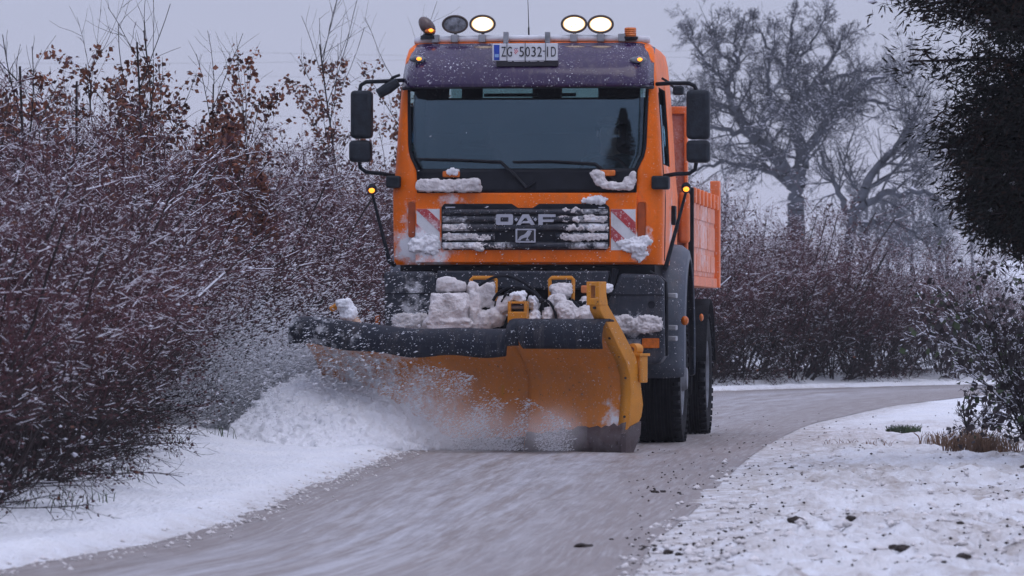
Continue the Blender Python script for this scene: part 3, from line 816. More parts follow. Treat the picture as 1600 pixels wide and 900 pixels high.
for i, (px, py, n, rad, h, mt, lab) in enumerate((
        (1412, 679, 330, .17, .11, grass_green, 'round tuft of dark green grass poking through the snow'),
        (1475, 706, 130, .22, .16, grass_dry, 'sparse tuft of pale dry grass on the snowy verge'),
        (1515, 712, 240, .22, .24, grass_dry, 'tall clump of dry brown grass at the foot of the brambles'),
        (1555, 716, 240, .2, .22, grass_dry, 'clump of dry grass half under the bramble bush'),
        (1340, 702, 60, .3, .10, grass_dry, 'thin scatter of dry stalks on the trampled verge'),
        (110, 800, 22, .30, .10, grass_green, 'small green tuft at the foot of the hedge beside the snow bank'),
        (255, 722, 18, .22, .11, grass_green, 'green sprig of grass at the hedge edge near the plume'),
        (60, 812, 22, .3, .09, grass_green, 'low green grass at the hedge end on the bank'),
        (345, 706, 14, .15, .13, grass_green, 'grass sprig sticking out of the bank beside the spray'),
        (170, 768, 18, .3, .10, grass_green, 'ragged green grass between hedge stems and snow bank'))):
    x, y = ground(px, py)
    place_plant('grass_tuft', tuft(300+i, n, rad, h, mt), x, y, 0, 1.0, lab, 'grass')

# ---- clods and specks of soil
soil = plain('soil', (0.030, 0.022, 0.018), rough=0.9, var=0.4, scale=20)
rng = np.random.default_rng(23)
def clod_mesh(seed):
    rng = np.random.default_rng(seed); bm = bmesh.new(); bmesh.ops.create_icosphere(bm, subdivisions=2, radius=1)
    for v in bm.verts:
        v.co *= 1+0.45*mnoise.noise(v.co*1.7+Vector((seed, 0, 0)))
        v.co.z *= 0.55
    me = bpy.data.meshes.new('clod'); bm.to_mesh(me); bm.free(); me.materials.append(soil); return me
CL = [clod_mesh(s) for s in (1, 2, 3)]
for i, (px, py, w) in enumerate(((1023, 771, .028), (1036, 770, .022), (1061, 772, .016), (908, 857, .034), (921, 856, .022), (955, 845, .014),
                                 (1243, 829, .048), (1258, 834, .03), (1330, 834, .036), (1157, 850, .026), (1176, 794, .026), (1485, 747, .026), (1236, 737, .024), (1400, 735, .022),
                                 (1545, 845, .024), (1505, 893, .036), (1410, 885, .044), (1395, 880, .028), (1600, 748, .03), (1500, 845, .022), (1045, 868, .03), (1060, 870, .02), (1012, 858, .022))):
    x, y = ground(px, py); onroad = px < 1110 and not (py > 840 and px > 1000)
    o = link('soil_clod', CL[i % 3], None, (x, y, (0.004 if onroad else gz(x, y))+w*0.2), i*1.1, (w*.95, w*.85, w*.8))
    tag(o, 'small dark clod of soil lying on the slushy road' if onroad else 'dark clod of soil lying on the trampled snow of the verge', 'clod', 'soil clods on the road' if onroad else 'soil clods on the snow')
C = []; rad = []
while len(C) < 900:
    px, py = rng.uniform(980, 1600), 500+400*rng.random()**0.6
    x, y = ground(px, max(py, 625))
    if y > 60: continue
    q = vnoise(np.array([x*1.2]), np.array([y*.4]), 31)[0]
    if rng.random() > q: continue
    C.append((x, y, max(gz(x, y), 0.004)+.004)); rad.append(rng.uniform(.004, .013))
Vb, Fb = blob_geo(rng, C, rad)
tag(link('soil_specks', np_mesh('soil_specks', Vb, Fb, soil)), 'scattered dark specks of soil over the trampled snow', 'soil', kind='stuff')
# loose chunks of broken snow on the verge
C = []; rad = []
while len(C) < 700:
    px, py = rng.uniform(960, 1600), rng.uniform(700, 912)
    x, y = ground(px, py)
    e = np.interp(y, Rc[:, 1], Rc[:, 0])
    if x < e-0.05 or rng.random() > 0.35+0.9*vnoise(np.array([x*1.1+3]), np.array([y*.4]), 77)[0]*np.interp(y, [22, 40], [1, .4]): continue
    C.append((x, y, max(gz(x, y), .004)+.004)); rad.append(rng.uniform(.012, .05)*rng.uniform(.3, 1))
for _ in range(900):
    y = rng.uniform(19, 43); x = np.interp(y, Lc[:, 1], Lc[:, 0])-rng.normal(.02, .09)
    C.append((x, y, max(gz(x, y), .004)+.003)); rad.append(rng.uniform(.006, .026)*rng.uniform(.3, 1))
Vb, Fb = blob_geo(rng, C, rad)
tag(link('snow_chunks', np_mesh('snow_chunks', Vb, Fb, dirty_snow, smooth=True)), 'broken lumps of dirty snow along both edges of the road', 'snow', kind='stuff')

# ---- the spruce that the windscreen mirrors
rng = np.random.default_rng(71); segs = [(np.array([0, 0, -.2]), np.array([0, 0, 21.0]), .26, .02, 0)]; P0 = []; P1 = []; A = []; B = []
for i in range(620):
    z0 = 2.0+19*rng.random()**.85; L = .3+4.3*(21-z0)/19*rng.uniform(.7, 1.1); a_ = rng.uniform(0, 6.28)
    d = np.array([math.cos(a_), math.sin(a_), -.25]); p = np.array([0, 0, z0]); q = p+d*L+np.array([0, 0, .12*L])
    segs.append((p, q, .03, .008, 0))
    for t_ in np.linspace(.15, 1, 10):
        c = p*(1-t_)+q*t_
        for _ in range(3):
            e = rnd_perp(rng, d)*rng.uniform(.15, .45)*(1.25-t_*.7)+d*.15; e[2] -= .12
            P0.append(c); P1.append(c+e); A.append(.05); B.append(.008)
V, F = seg_geo([x_[0] for x_ in segs], [x_[1] for x_ in segs], [x_[2] for x_ in segs], [x_[3] for x_ in segs], 5); st_ = np_mesh('trunk', V, F, bark_brown)
V, F = seg_geo(P0, P1, A, B, 3); sp_ = np_mesh('needle_sprays', V, F, needle_mat)
place_plant('spruce_tree', [('trunk', st_), ('needle_sprays', sp_)], 0.1, -6.5, 0, 1.06, "tall dark spruce mirrored in the lorry's windscreen", 'tree')

# ---- power lines far off
cable_mat = plain('cable', (0.10, 0.10, 0.12), rough=0.6)
for i, (p0, p1) in enumerate((((250, 78), (560, 84)), ((300, 116), (560, 120)), ((1000, 66), (1480, 78)), ((1000, 104), (1480, 112)), ((1000, 168), (1480, 172)))):
    Y = 240
    a = np.array([at_depth(p0[0]-700, Y), Y+8, CAM_H+(HORIZON-p0[1])/FPX*Y]); b2 = np.array([at_depth(p1[0]+700, Y), Y-8, CAM_H+(HORIZON-p1[1])/FPX*Y])
    pts = [a*(1-t_)+b2*t_-np.array([0, 0, 0.5*4*t_*(1-t_)]) for t_ in np.linspace(0, 1, 20)]
    tag(MB().tube(pts, .0045, 4).build('power_cable', cable_mat), 'thin overhead power cable crossing the sky beyond the trees', 'cable', 'overhead cables')

# ================================================================== THE LORRY
TF = Frame(0.123, 44.8, R(6))
lorry = TF.empty('snow_plough_lorry')
tag(lorry, 'orange winter service lorry with lit roof lamps and snow-crusted front', 'lorry')
T = TF.at
def ztp(py, yl=0.0): return T(822, py, yl)[2]
def xtp(px, yl=0.0): return T(px, 300, yl)[0]

ORANGE = (0.88, 0.165, 0.002)
xl, zl_ = T(640, 385, 0)[0], T(640, 385, 0)[2]
xr, zr_ = T(1003, 372, 0)[0], T(1003, 372, 0)[2]
paint = frosted('orange_paint', ORANGE, rough=0.42, coat=0.0, spec=0.22, speck=0.12, film=0.0,
                spots=[(xl, 0, zl_, .30, 1.15), (xl+.16, 0, zl_-.02, .34, 1.0), (xl-.05, 0, zl_+.3, .25, .55), (xr, 0, zr_, .16, 1.0), (xr-.02, 0, zr_-.14, .16, .9),
                       (xl+.36, 0, zl_+.42, .24, .55), (1.2, 1.1, 1.9, .55, .62), (1.2, 0.9, 2.4, .4, .5)])
bed_paint = frosted('frosted_bed_paint', (0.72, 0.15, 0.012), rough=0.5, speck=0.3, film=0.55, spots=[(1.3, 4.2, 1.95, 2.4, .65)], snow=(0.78, 0.58, 0.54))
bed_plain = frosted('bed_orange', (0.74, 0.14, 0.006), rough=0.45, speck=0.3, film=0.10)
head_paint = frosted('headboard_paint', (0.50, 0.09, 0.02), rough=0.55, speck=0.9, film=0.55, snow=(0.75, 0.62, 0.62), nscale=26)
plastic = frosted('dark_plastic', (0.016, 0.021, 0.032), rough=0.5, speck=0.25, film=0.03)
bump_frost = frosted('frosted_bumper', (0.016, 0.022, 0.034), rough=0.5, speck=0.35, film=0.03,
                     spots=[(xtp(645), -.1, ztp(455), .30, .55), (xtp(650), -.1, ztp(500), .22, .85), (xtp(990), -.1, ztp(508), .17, .95), (xtp(955), -.1, ztp(505), .14, .8), (xtp(1020), -.1, ztp(508), .12, .9)])
grille_mat = frosted('grille_plastic', (0.016, 0.021, 0.032), rough=0.4, speck=0.3, film=0.03, nscale=16,
                     spots=[(xtp(705), -.05, ztp(375), .34, .85), (xtp(735), -.05, ztp(385), .22, .75), (xtp(930), -.05, ztp(350), .27, .80), (xtp(905), -.05, ztp(380), .20, .65), (xtp(940), -.05, ztp(385), .18, .7), (xtp(790), -.05, ztp(387), .18, .6)])
black = plain('black_plastic', (0.008, 0.010, 0.015), rough=0.55, var=0.3, spec=0.2)
mirror_black = plain('mirror_housing', (0.014, 0.019, 0.026), rough=0.6, spec=0.25, var=0.35, scale=14, bump=0.15)
interior = plain('cab_interior', (0.012, 0.014, 0.018), rough=0.85, spec=0.2)
rubber = plain('tyre_rubber', (0.010, 0.011, 0.014), rough=0.85, spec=0.2, var=0.4, scale=10, bump=0.3)
rim_mat = plain('rim_steel', (0.16, 0.17, 0.19), rough=0.55, metal=0.3, var=0.3)
steel = plain('steel', (0.30, 0.31, 0.33), rough=0.45, metal=0.6)
white_paint = frosted('white_bar', (0.62, 0.63, 0.66), rough=0.45, film=0.3)
chassis_mat = plain('chassis_black', (0.009, 0.010, 0.013), rough=0.75, var=0.4, spec=0.2)
fender_mat = frosted('fender_plastic', (0.055, 0.070, 0.095), rough=0.42, film=0.05, speck=0.1)
letter_mat = plain('letter_chrome', (0.42, 0.44, 0.50), rough=0.35, metal=0.2, var=0.1)
amber_off = plain('amber_lens', (0.60, 0.14, 0.012), rough=0.25, var=0.2, scale=30)
amber_lit = plain('amber_lit', (0.8, 0.3, 0.03), rough=0.3, emit=(1.0, 0.30, 0.02), estr=2.2)
lamp_lit = plain('lamp_lit', (1, 0.9, 0.7), rough=0.3, emit=(1.0, 0.80, 0.50), estr=3.0)
rim_lit = plain('lamp_rim_lit', (1, .7, .4), rough=0.3, emit=(1.0, 0.56, 0.20), estr=0.9)
bezel_mat = plain('lamp_bezel', (0.05, 0.035, 0.03), rough=0.4)
lamp_off = plain('lamp_unlit_glass', (0.16, 0.17, 0.19), rough=0.15, var=0.5, scale=18, bump=0.3)
red_film = frosted('red_reflective', (0.42, 0.012, 0.020), rough=0.35, speck=0.9, film=0.12, spots=[(xtp(668), -.03, ztp(375), .24, 1.0)])
white_film = frosted('white_reflective', (0.62, 0.64, 0.66), rough=0.35, film=0.4)
visor_mat = frosted('smoked_visor', (0.024, 0.008, 0.050), rough=0.16, coat=0.35, spec=0.35, speck=0.45, film=0.0)

# windscreen glass: clear, slightly green, with its own mirror of the sky
glass, nt, b = nodes_of('windscreen_glass')
nt.nodes.remove(b)
fr_ = nnode(nt, 'ShaderNodeFresnel'); fr_.inputs['IOR'].default_value = 1.75
tr = nnode(nt, 'ShaderNodeBsdfTransparent'); tr.inputs['Color'].default_value = (0.62, 0.72, 0.72, 1)
gl = nnode(nt, 'ShaderNodeBsdfGlossy'); gl.inputs['Roughness'].default_value = 0.02; gl.inputs['Color'].default_value = (0.62, 0.85, 1.0, 1)
df = nnode(nt, 'ShaderNodeBsdfDiffuse'); df.inputs['Color'].default_value = (0.5, 0.52, 0.56, 1)
tcg = nnode(nt, 'ShaderNodeTexCoord')
film = noise_fac(nt, 2.2, detail=6, vec=tcg.outputs['Object'], lo=0.4, hi=0.9)
m0 = nnode(nt, 'ShaderNodeMixShader'); nt.links.new(math_n(nt, 'MULTIPLY', film, 0.05), m0.inputs[0]); nt.links.new(tr.outputs[0], m0.inputs[1]); nt.links.new(df.outputs[0], m0.inputs[2])
m1 = nnode(nt, 'ShaderNodeMixShader'); nt.links.new(fr_.outputs[0], m1.inputs[0]); nt.links.new(m0.outputs[0], m1.inputs[1]); nt.links.new(gl.outputs[0], m1.inputs[2])
nt.links.new(m1.outputs[0], nt.nodes['Material Output'].inputs['Surface'])

# ---- cab shell, lofted; the openings of the windows are left out of it
ZR = [1.587, 1.66, 1.95, 2.14, 2.22, 2.32, 2.416, 2.47, 2.53, 2.60, 2.80, 3.00, 3.15, 3.26, 3.40, 3.49, 3.54, 3.565]
def c_w(z): return float(np.interp(z, [1.587, 1.75, 2.22, 2.42, 2.8, 3.15, 3.4, 3.49, 3.54, 3.565], [1.185, 1.19, 1.195, 1.175, 1.155, 1.13, 1.105, 1.085, 1.04, 0.97]))
def c_yf(z):
    if 2.36 < z < 3.16: return .02+.06*(z-2.42)+.096*(z-2.42)**2
    return float(np.interp(z, [1.587, 1.66, 2.22, 2.36, 3.16, 3.4, 3.49, 3.54, 3.565], [0.03, 0.0, 0.0, 0.0167, 0.117, 0.19, 0.25, 0.31, 0.40]))
def c_hw(z): return float(np.interp(z, [1.587, 2.22, 2.40, 2.47, 2.54, 2.62, 3.15, 3.565], [0.968, 0.968, 0.968, 1.0, 1.035, 1.05, 1.065, 0.95]))
C_YR = 1.92
NF = 12
def front_y(x, z): return c_yf(z) + 0.07*(abs(x)/1.2)**2.4
def ring(z):
    w, hw = c_w(z), min(c_hw(z), c_w(z)-0.075); pts = []
    for i in range(NF+1):
        x = -hw+2*hw*i/NF; pts.append((x, front_y(x, z), z))
    right = []
    ya = front_y(hw, z)
    for k in range(1, 7):          # pillar and rounded corner
        a = k/6*math.pi/2
        right.append((hw+(w-hw)*math.sin(a), ya+0.13*(1-math.cos(a)), z))
    for y in (0.42, 0.80, 1.18, 1.30, C_YR-0.06): right.append((w, max(y, ya+0.14), z))
    right += [(w-0.02, C_YR-0.02, z), (w-0.07, C_YR, z)]
    back = [(w*f, C_YR, z) for f in (0.80, 0.55, 0.12)]
    rt = right+back
    pts += rt + [(-x, y, z_) for x, y, z_ in reversed(rt)]
    return pts
rings = [ring(z) for z in ZR]; NP = len(rings[0])
cab = MB(); cab.v = [p for r_ in rings for p in r_]
kside = range(NF+6, NF+6+3)          # side faces between y .42 and 1.18
def is_open(i, k):
    zm = (ZR[i]+ZR[i+1])/2
    if 2.22 < zm < 3.15 and k < NF: return True
    j = k if k < (NF+NP)//2 else NP+NF-1-k        # mirrored index
    if 2.45 < zm < 3.10 and j in (NF+7, NF+8): return True      # side windows
    if 3.0 < zm < 3.15 and (NF+13 < j < NF+16): return True    # rear windows
    if 3.15 < zm < 3.26 and (NF+13 < j < NF+16): return True
    return False
for i in range(len(ZR)-1):
    for k_ in range(NP):
        if not is_open(i, k_): cab.f.append((i*NP+k_, i*NP+(k_+1) % NP, (i+1)*NP+(k_+1) % NP, (i+1)*NP+k_))
cab.f.append(tuple((len(ZR)-1)*NP+k_ for k_ in range(NP)))
cab.f.append(tuple(range(NP-1, -1, -1)))
cab_o = cab.build('cab', None, lorry, mats=[paint, interior], ang=50)
s_ = cab_o.modifiers.new('thickness', 'SOLIDIFY'); s_.thickness = 0.03; s_.offset = -1; s_.material_offset = 1; s_.material_offset_rim = 1

def front_patch(z0, z1, inset=0.012, n=10, shrink=0.004, xs=24):
    rows = []
    for i in range(n+1):
        z = z0+(z1-z0)*i/n; hw = c_hw(z)-shrink
        rows.append([(-hw+2*hw*k_/xs, front_y(-hw+2*hw*k_/xs, z)+inset, z) for k_ in range(xs+1)])
    return rows
MB().grid(front_patch(2.40, 3.158, n=24)).build('windscreen', glass, lorry, solid=0.006)
cowl = MB().grid(front_patch(2.215, 2.425, inset=-0.004, n=6)).build('windscreen_cowl', black, lorry, solid=0.012)
# black seal round the glass
seal = []
for z in np.linspace(2.42, 3.15, 14): seal.append((-c_hw(z)+.012, front_y(c_hw(z), z)+.004, z))
for sx in (-1, 1): MB().tube([(sx*x, y, z) for x, y, z in seal], .014, 6).build('glass_seal', black, lorry)
for sx in (-1, 1):
    sw = [(sx*(c_w(z)-0.018), y, z) for z in (2.46, 3.01) for y in (0.42, 1.19)]
    MB().add(sw, [(0, 1, 3, 2)]).build('side_window', glass, lorry, solid=.005)
    # door handle and door seam
    hx = sx*1.197
    MB().box(hx-.005, hx+sx*.035, 1.08, 1.22, ztp(352, 1.1), ztp(322, 1.1)).build('door_handle', black, lorry, bevel=.01)
    MB().tube([(sx*c_w(z)+sx*.001, .33, z) for z in np.linspace(1.62, 3.1, 12)], .006, 5).build('door_seam', black, lorry)
for sx in (-1, 1):
    MB().box(sx*.12, sx*.88, C_YR-.03, C_YR-.02, 2.98, 3.28).build('rear_window', glass, lorry)
for px0, px1 in ((722, 754), (935, 1000), (655, 688)):
    a_, c_ = T(px0, 145, C_YR-.08), T(px1, 145, C_YR-.08)
    MB().box(a_[0], c_[0], C_YR-.10, C_YR-.05, 2.96, 3.30).build('rear_post', interior, lorry)
MB().box(-1.08, 1.08, C_YR-.12, C_YR-.04, 2.80, ztp(153, C_YR-.08)).build('rear_panel', interior, lorry)
a_, c_ = T(757, 148, C_YR-.1), T(900, 144, C_YR-.1)
MB().box(a_[0], c_[0], C_YR-.13, C_YR-.09, ztp(151, C_YR-.1), ztp(146, C_YR-.1)).build('rear_rail', interior, lorry)
# interior: dashboard, seats, steering wheel
MB().box(-1.05, 1.05, .16, .62, 2.05, 2.40).build('dashboard', interior, lorry, bevel=.05)
for sx in (-.62, .62):
    st = MB().box(sx-.25, sx+.25, .95, 1.45, 1.75, 2.02).build('seat', interior, lorry, bevel=.06)
    MB().box(sx-.24, sx+.24, 1.38, 1.56, 1.95, 2.66).build('backrest', interior, st, bevel=.07)
    MB().box(sx-.14, sx+.14, 1.40, 1.52, 2.68, 2.88).build('headrest', interior, st, bevel=.05)
swm = MB(); cs = Vector((.62, .66, 2.36)); rot = Matrix.Rotation(R(-35), 3, 'X')
swm.tube([cs+rot@Vector((.23*math.cos(t_), .0, .23*math.sin(t_))) for t_ in np.linspace(0, 2*math.pi, 25)], .016, 8, cap=False)
swm.tube([cs+rot@Vector((-.23, 0, 0)), cs+rot@Vector((.23, 0, 0))], .018, 6).tube([cs, cs+Vector((0, -.1, -.3))], .025, 8)
swm.build('steering_wheel', black, lorry)
# stickers on the glass
for (px0, py0, px1, py1, mt) in ((638, 225, 648, 237, plain('teal_sticker', (.10, .30, .30))), (639, 238, 649, 250, plain('pale_sticker', (.5, .5, .56)))):
    a_, c_ = T(px0, py1, .15), T(px1, py0, .15); zc = (a_[2]+c_[2])/2; yy = front_y(a_[0], zc)+.004
    MB().add([(a_[0], yy-.002, a_[2]), (c_[0], yy-.002, a_[2]), (c_[0], yy+.012, c_[2]), (a_[0], yy+.012, c_[2])], [(0, 1, 2, 3)]).build('sticker', mt, lorry, solid=.002)
# wipers
for pts, yo in ((((652, 248), (720, 250), (783, 253), (806, 275), (822, 293)), 0), (((802, 253), (860, 252), (930, 256), (950, 272), (966, 291)), 0)):
    P_ = []
    for px, py in pts:
        x, _, z = T(px, py, .03); P_.append((x, front_y(x, z)-.03, z))
    wo = MB().tube(P_[:3], [.010, .012, .014], 6).build('wiper', black, lorry)
    MB().tube(P_[2:], [.017, .016, .02], 6).build('wiper_arm', black, wo)
x, _, z = T(822, 294, 0); MB().tube([(x-.05, -.01, z+.05), (x, -.03, z), (x+.08, -.01, z+.06)], .014, 6).build('wiper_pivot', black, lorry)

# ---- sun visor over the windscreen
rows = []
for t_ in np.linspace(0, 1, 12):
    z = 3.535-(3.535-3.135)*t_; ext = 0.20*math.sin(min(1, t_*1.25)*math.pi/2)
    row = []
    for s2 in np.linspace(-1, 1, 31):
        hw = 1.09+.02*t_; x = hw*math.copysign(1-(1-abs(s2))**1.15, s2)
        edge = max(0, (abs(x)-hw+.16)/.16)
        row.append((x, c_yf(min(z, 3.4))-0.03-ext+.22*edge**2+.05*(x/1.1)**2+(.10*(1-t_)**3), z-.03*edge**2*(1-t_)))
    rows.append(row)
visor = MB().grid(rows).build('sun_visor', visor_mat, lorry, solid=.008, ang=60)
lipz = 3.135
MB().tube([(x, c_yf(3.15)-.22+.05*(x/1.1)**2+.22*max(0, (abs(x)-.95)/.16)**2, lipz) for x in np.linspace(-1.10, 1.10, 30)], .016, 6).build('visor_lip', black, visor)
for px, py in ((652, 92), (997, 93)):
    c_ = T(px, py, .02); c_ = (c_[0], .045, c_[2])
    mk = MB().ellipsoid(c_, (.075, .04, .032), 16, 8).build('marker_lamp', lamp_off, lorry)
    MB().ellipsoid((c_[0]+.015, c_[1]-.032, c_[2]), (.024, .014, .016), 12, 6).build('lens', amber_lit, mk)
# ---- number plate on the visor
pl0, pl1 = T(770, 95.5, -.02), T(872, 68, -.02)
plate_white = plain('plate_white', (0.66, 0.67, 0.70), rough=0.4, var=0.05)
plate_blue = plain('plate_blue', (0.01, 0.05, 0.36), rough=0.4); plate_black = plain('plate_black', (0.015, 0.015, 0.02), rough=0.5)
plate = MB().box(pl0[0], pl1[0], -.06, -.045, pl0[2], pl1[2]).build('number_plate', plate_white, lorry, bevel=.006)
h_ = T(776, 104, -.02); h2 = T(872, 94, -.02)
MB().box(h_[0], h2[0], -.052, .12, h_[2], h2[2]).build('plate_holder', plain('holder_black', (.012, .010, .016), rough=.5), plate, bevel=.004)
q0, q1 = T(771.8, 94, -.063), T(780.5, 70, -.063)
MB().box(q0[0], q1[0], -.063, -.0605, q0[2], q1[2]).build('blue_band', plate_blue, plate)
q0, q1 = T(773, 89.5, -.065), T(779.5, 84.5, -.065)
MB().box(q0[0], q1[0], -.0655, -.0635, q0[2], q1[2]).build('country_mark', plain('pale_blue', (.25, .42, .72)), plate)

def text_mesh(txt, size, ext=0.002, offset=0.0):
    cu = bpy.data.curves.new('glyph', 'FONT'); cu.body = txt; cu.size = size; cu.extrude = ext; cu.offset = offset; cu.align_x = 'CENTER'; cu.align_y = 'CENTER'
    o = bpy.data.objects.new('glyph', cu); COL.objects.link(o)
    me = bpy.data.meshes.new_from_object(o.evaluated_get(bpy.context.evaluated_depsgraph_get()))
    bpy.data.objects.remove(o); bpy.data.curves.remove(cu)
    return me
def put_char(ch, px0, px1, py0, py1, yl, mat, parent, name='character'):
    me = text_mesh(ch, 1.0); co = np.array([v.co[:] for v in me.vertices]); lo, hi = co.min(0), co.max(0)
    a_, c_ = T(px0, py1, yl), T(px1, py0, yl)
    for v in me.vertices:
        u_, w_ = (v.co.x-lo[0])/max(hi[0]-lo[0], 1e-6), (v.co.y-lo[1])/max(hi[1]-lo[1], 1e-6)
        dep = v.co.z
        v.co = (a_[0]+u_*(c_[0]-a_[0]), yl-dep*1.0, a_[2]+w_*(c_[2]-a_[2]))
    me.materials.clear(); me.materials.append(mat); me.name = name
    o = bpy.data.objects.new(name, me); COL.objects.link(o); o.parent = parent
    return o
for ch, x0, x1 in (('Z', 783.5, 790.5), ('G', 792.5, 800), ('5', 811.5, 818.5), ('0', 821, 828), ('3', 830.3, 837.2), ('2', 839.5, 846.8), ('I', 854.8, 856.4), ('D', 861, 868.6)):
    put_char(ch, x0, x1, 73, 88.5, -.0625, plate_black, plate)
q0, q1 = T(848.3, 80.6, -.062), T(851.5, 79, -.062); MB().box(q0[0], q1[0], -.0635, -.0605, q0[2], q1[2]).build('dash', plate_black, plate)
# chequered shield between letters and digits
ch_red = plain('shield_red', (.55, .03, .06)); ch_w = plain('shield_white', (.7, .68, .7))
s0, s1 = T(803.6, 84.5, -.063), T(809.4, 77, -.063)
for iu in range(4):
    for iv in range(4):
        if iv == 0 and iu in (0, 3): continue
        MB().box(s0[0]+(s1[0]-s0[0])*iu/4, s0[0]+(s1[0]-s0[0])*(iu+1)/4, -.0635, -.0608, s0[2]+(s1[2]-s0[2])*iv/4, s0[2]+(s1[2]-s0[2])*(iv+1)/4).build('shield_square', ch_red if (iu+iv) % 2 else ch_w, plate)
q0, q1 = T(804, 76.2, -.063), T(809, 74.8, -.063); MB().box(q0[0], q1[0], -.0635, -.0608, q0[2], q1[2]).build('shield_crown', plain('crown_grey', (.2, .2, .3)), plate)
for px in (792, 820.5, 852.5):
    q0, q1 = T(px-.4, 96, -.064), T(px+.5, 66, -.064); MB().box(q0[0], q1[0], -.066, -.0612, q0[2], q1[2]).build('retaining_wire', plate_black, plate)
# small lettering strip under the plate: too small to read in the photograph
for x0, x1 in ((793.5, 800), (803, 820), (822.5, 826), (828, 839.5), (843, 850)):
    q0, q1 = T(x0, 94.6, -.055), T(x1, 93.4, -.055)
    MB().box(q0[0], q1[0], -.0628, -.0605, q0[2]-.0095, q1[2]-.0095).build('holder_print', plain('print_white', (.5, .5, .52)) if 'print_white' not in MATS else MATS['print_white'], plate)

# ---- roof bar with lamps
YB = 0.36
zb = ztp(60, YB)
p0, p1 = T(647, 60, YB), T(1015, 60, YB)
bar = MB().tube([(x, YB+.04*(x/1.0)**2, zb-.012*(abs(x)/1.0)**3) for x in np.linspace(p0[0], p1[0], 30)], .030, 12).build('roof_bar', white_paint, lorry)
for px in (681, 711, 754, 897, 939, 972):
    x = T(px, 60, YB)[0]; MB().box(x-.032, x+.032, YB-.045, YB+.05, zb-.035, zb+.036).build('clamp', steel, bar, bevel=.006)
    MB().box(x-.02, x+.02, YB+.0, YB+.06, 3.50, zb).build('bar_foot', black, bar)
for px in (791, 856):
    q0, q1 = T(px-4, 70, YB-.06), T(px+4, 50, YB-.06); MB().box(q0[0], q1[0], YB-.10, YB-.05, zb-.08, q1[2]).build('plate_bracket', steel, bar, bevel=.005)
def oval_lamp(px, py, lit, w=.108, h=.073):
    x, _, z = T(px, py, YB-.02); y = YB-.02
    hs_ = MB(); rr_ = [(0.0, 1.0), (.035, .98), (.075, .85), (.10, .55), (.112, .0)]
    hs_.grid([[(x+w*r_*math.cos(t_), y+d_, z+h*r_*math.sin(t_)) for t_ in np.linspace(0, 2*math.pi, 33)] for d_, r_ in rr_])
    lo = hs_.build('roof_lamp', black, lorry, weld=True)
    MB().tube([(x+w*math.cos(t_), y-.002, z+h*math.sin(t_)) for t_ in np.linspace(0, 2*math.pi, 33)], .0105, 8, cap=False).build('bezel', bezel_mat, lo)
    MB().grid([[(x+(w-.006)*r_*math.cos(t_), y-.012*(1-r_*r_)-.002, z+(h-.006)*r_*math.sin(t_)) for t_ in np.linspace(0, 2*math.pi, 33)] for r_ in (.86, .7, .5, .25, .001)]).build('lens', lamp_lit if lit else lamp_off, lo, weld=True)
    MB().grid([[(x+(w-.006)*r_*math.cos(t_), y-.012*(1-r_*r_)-.002, z+(h-.006)*r_*math.sin(t_)) for t_ in np.linspace(0, 2*math.pi, 33)] for r_ in (1.0, .862)]).build('reflector_rim', rim_lit if lit else lamp_off, lo)
    if lit:
        for q_ in (-.02, .012): MB().ellipsoid((x+q_, y-.014, z-.012+q_*.6), (.006, .003, .005), 8, 6).build('grime_spot', black, lo)
    MB().tube([(x, y+.03, z-h), (x, y+.03, zb+.02)], .014, 8).build('bracket', black, lo)
    if not lit: return
for px, py, lit in ((711, 38, False), (754, 37.5, True), (897, 37.5, True), (938.5, 38, True)): oval_lamp(px, py, lit)
# tilted rotating beacon on the near-side end
x, _, z = T(668, 43, YB); rot = Matrix.Rotation(R(-38), 3, 'Y')
bc = MB().ellipsoid((x-.004, YB, z+.012), (.062, .062, .098), 18, 12, rot=rot.copy()).build('tilted_beacon', plain('brown_dome', (.075, .045, .04), rough=.25, coat=.4), lorry)
MB().ellipsoid((x+.030, YB-.055, z-.035), (.05, .028, .022), 14, 8).build('lens', amber_off, bc)
MB().ellipsoid((x+.040, YB-.078, z-.030), (.022, .014, .016), 12, 6).build('bulb', amber_lit, bc)
MB().lathe([(-.05, .001), (-.05, .075), (-.02, .07), (0, .04)], (x+.01, YB, z-.055), 'z', 20).build('beacon_base', black, bc)
# ribbed amber beacon on the other end
x, _, z = T(985, 51, YB)
b2o = MB().lathe([(-.042, .001), (-.042, .052)]+[(v_, .055 if i_ % 2 else .050) for i_, v_ in enumerate(np.linspace(-.035, .035, 9))]+[(.040, .045), (.042, .001)], (x, YB, z+.004), 'z', 28).build('amber_beacon', amber_off, lorry)
MB().lathe([(-.075, .001), (-.075, .05), (-.055, .068), (-.040, .068), (-.040, .001)], (x, YB, z+.004), 'z', 24).build('beacon_base', black, b2o)
x, _, z = T(826, 55, YB+.25); MB().tube([(x+.01, YB+.25, 3.53), (x, YB+.25, z+.10), (x-.012, YB+.25, z+.47)], [.006, .004, .002], 6).build('aerial', black, lorry)
x, _, z = T(825, 50, YB+.25); MB().tube([(x+.01, YB+.25, 3.53), (x+.006, YB+.25, z+.04)], .008, 6).build('aerial_base', black, lorry)

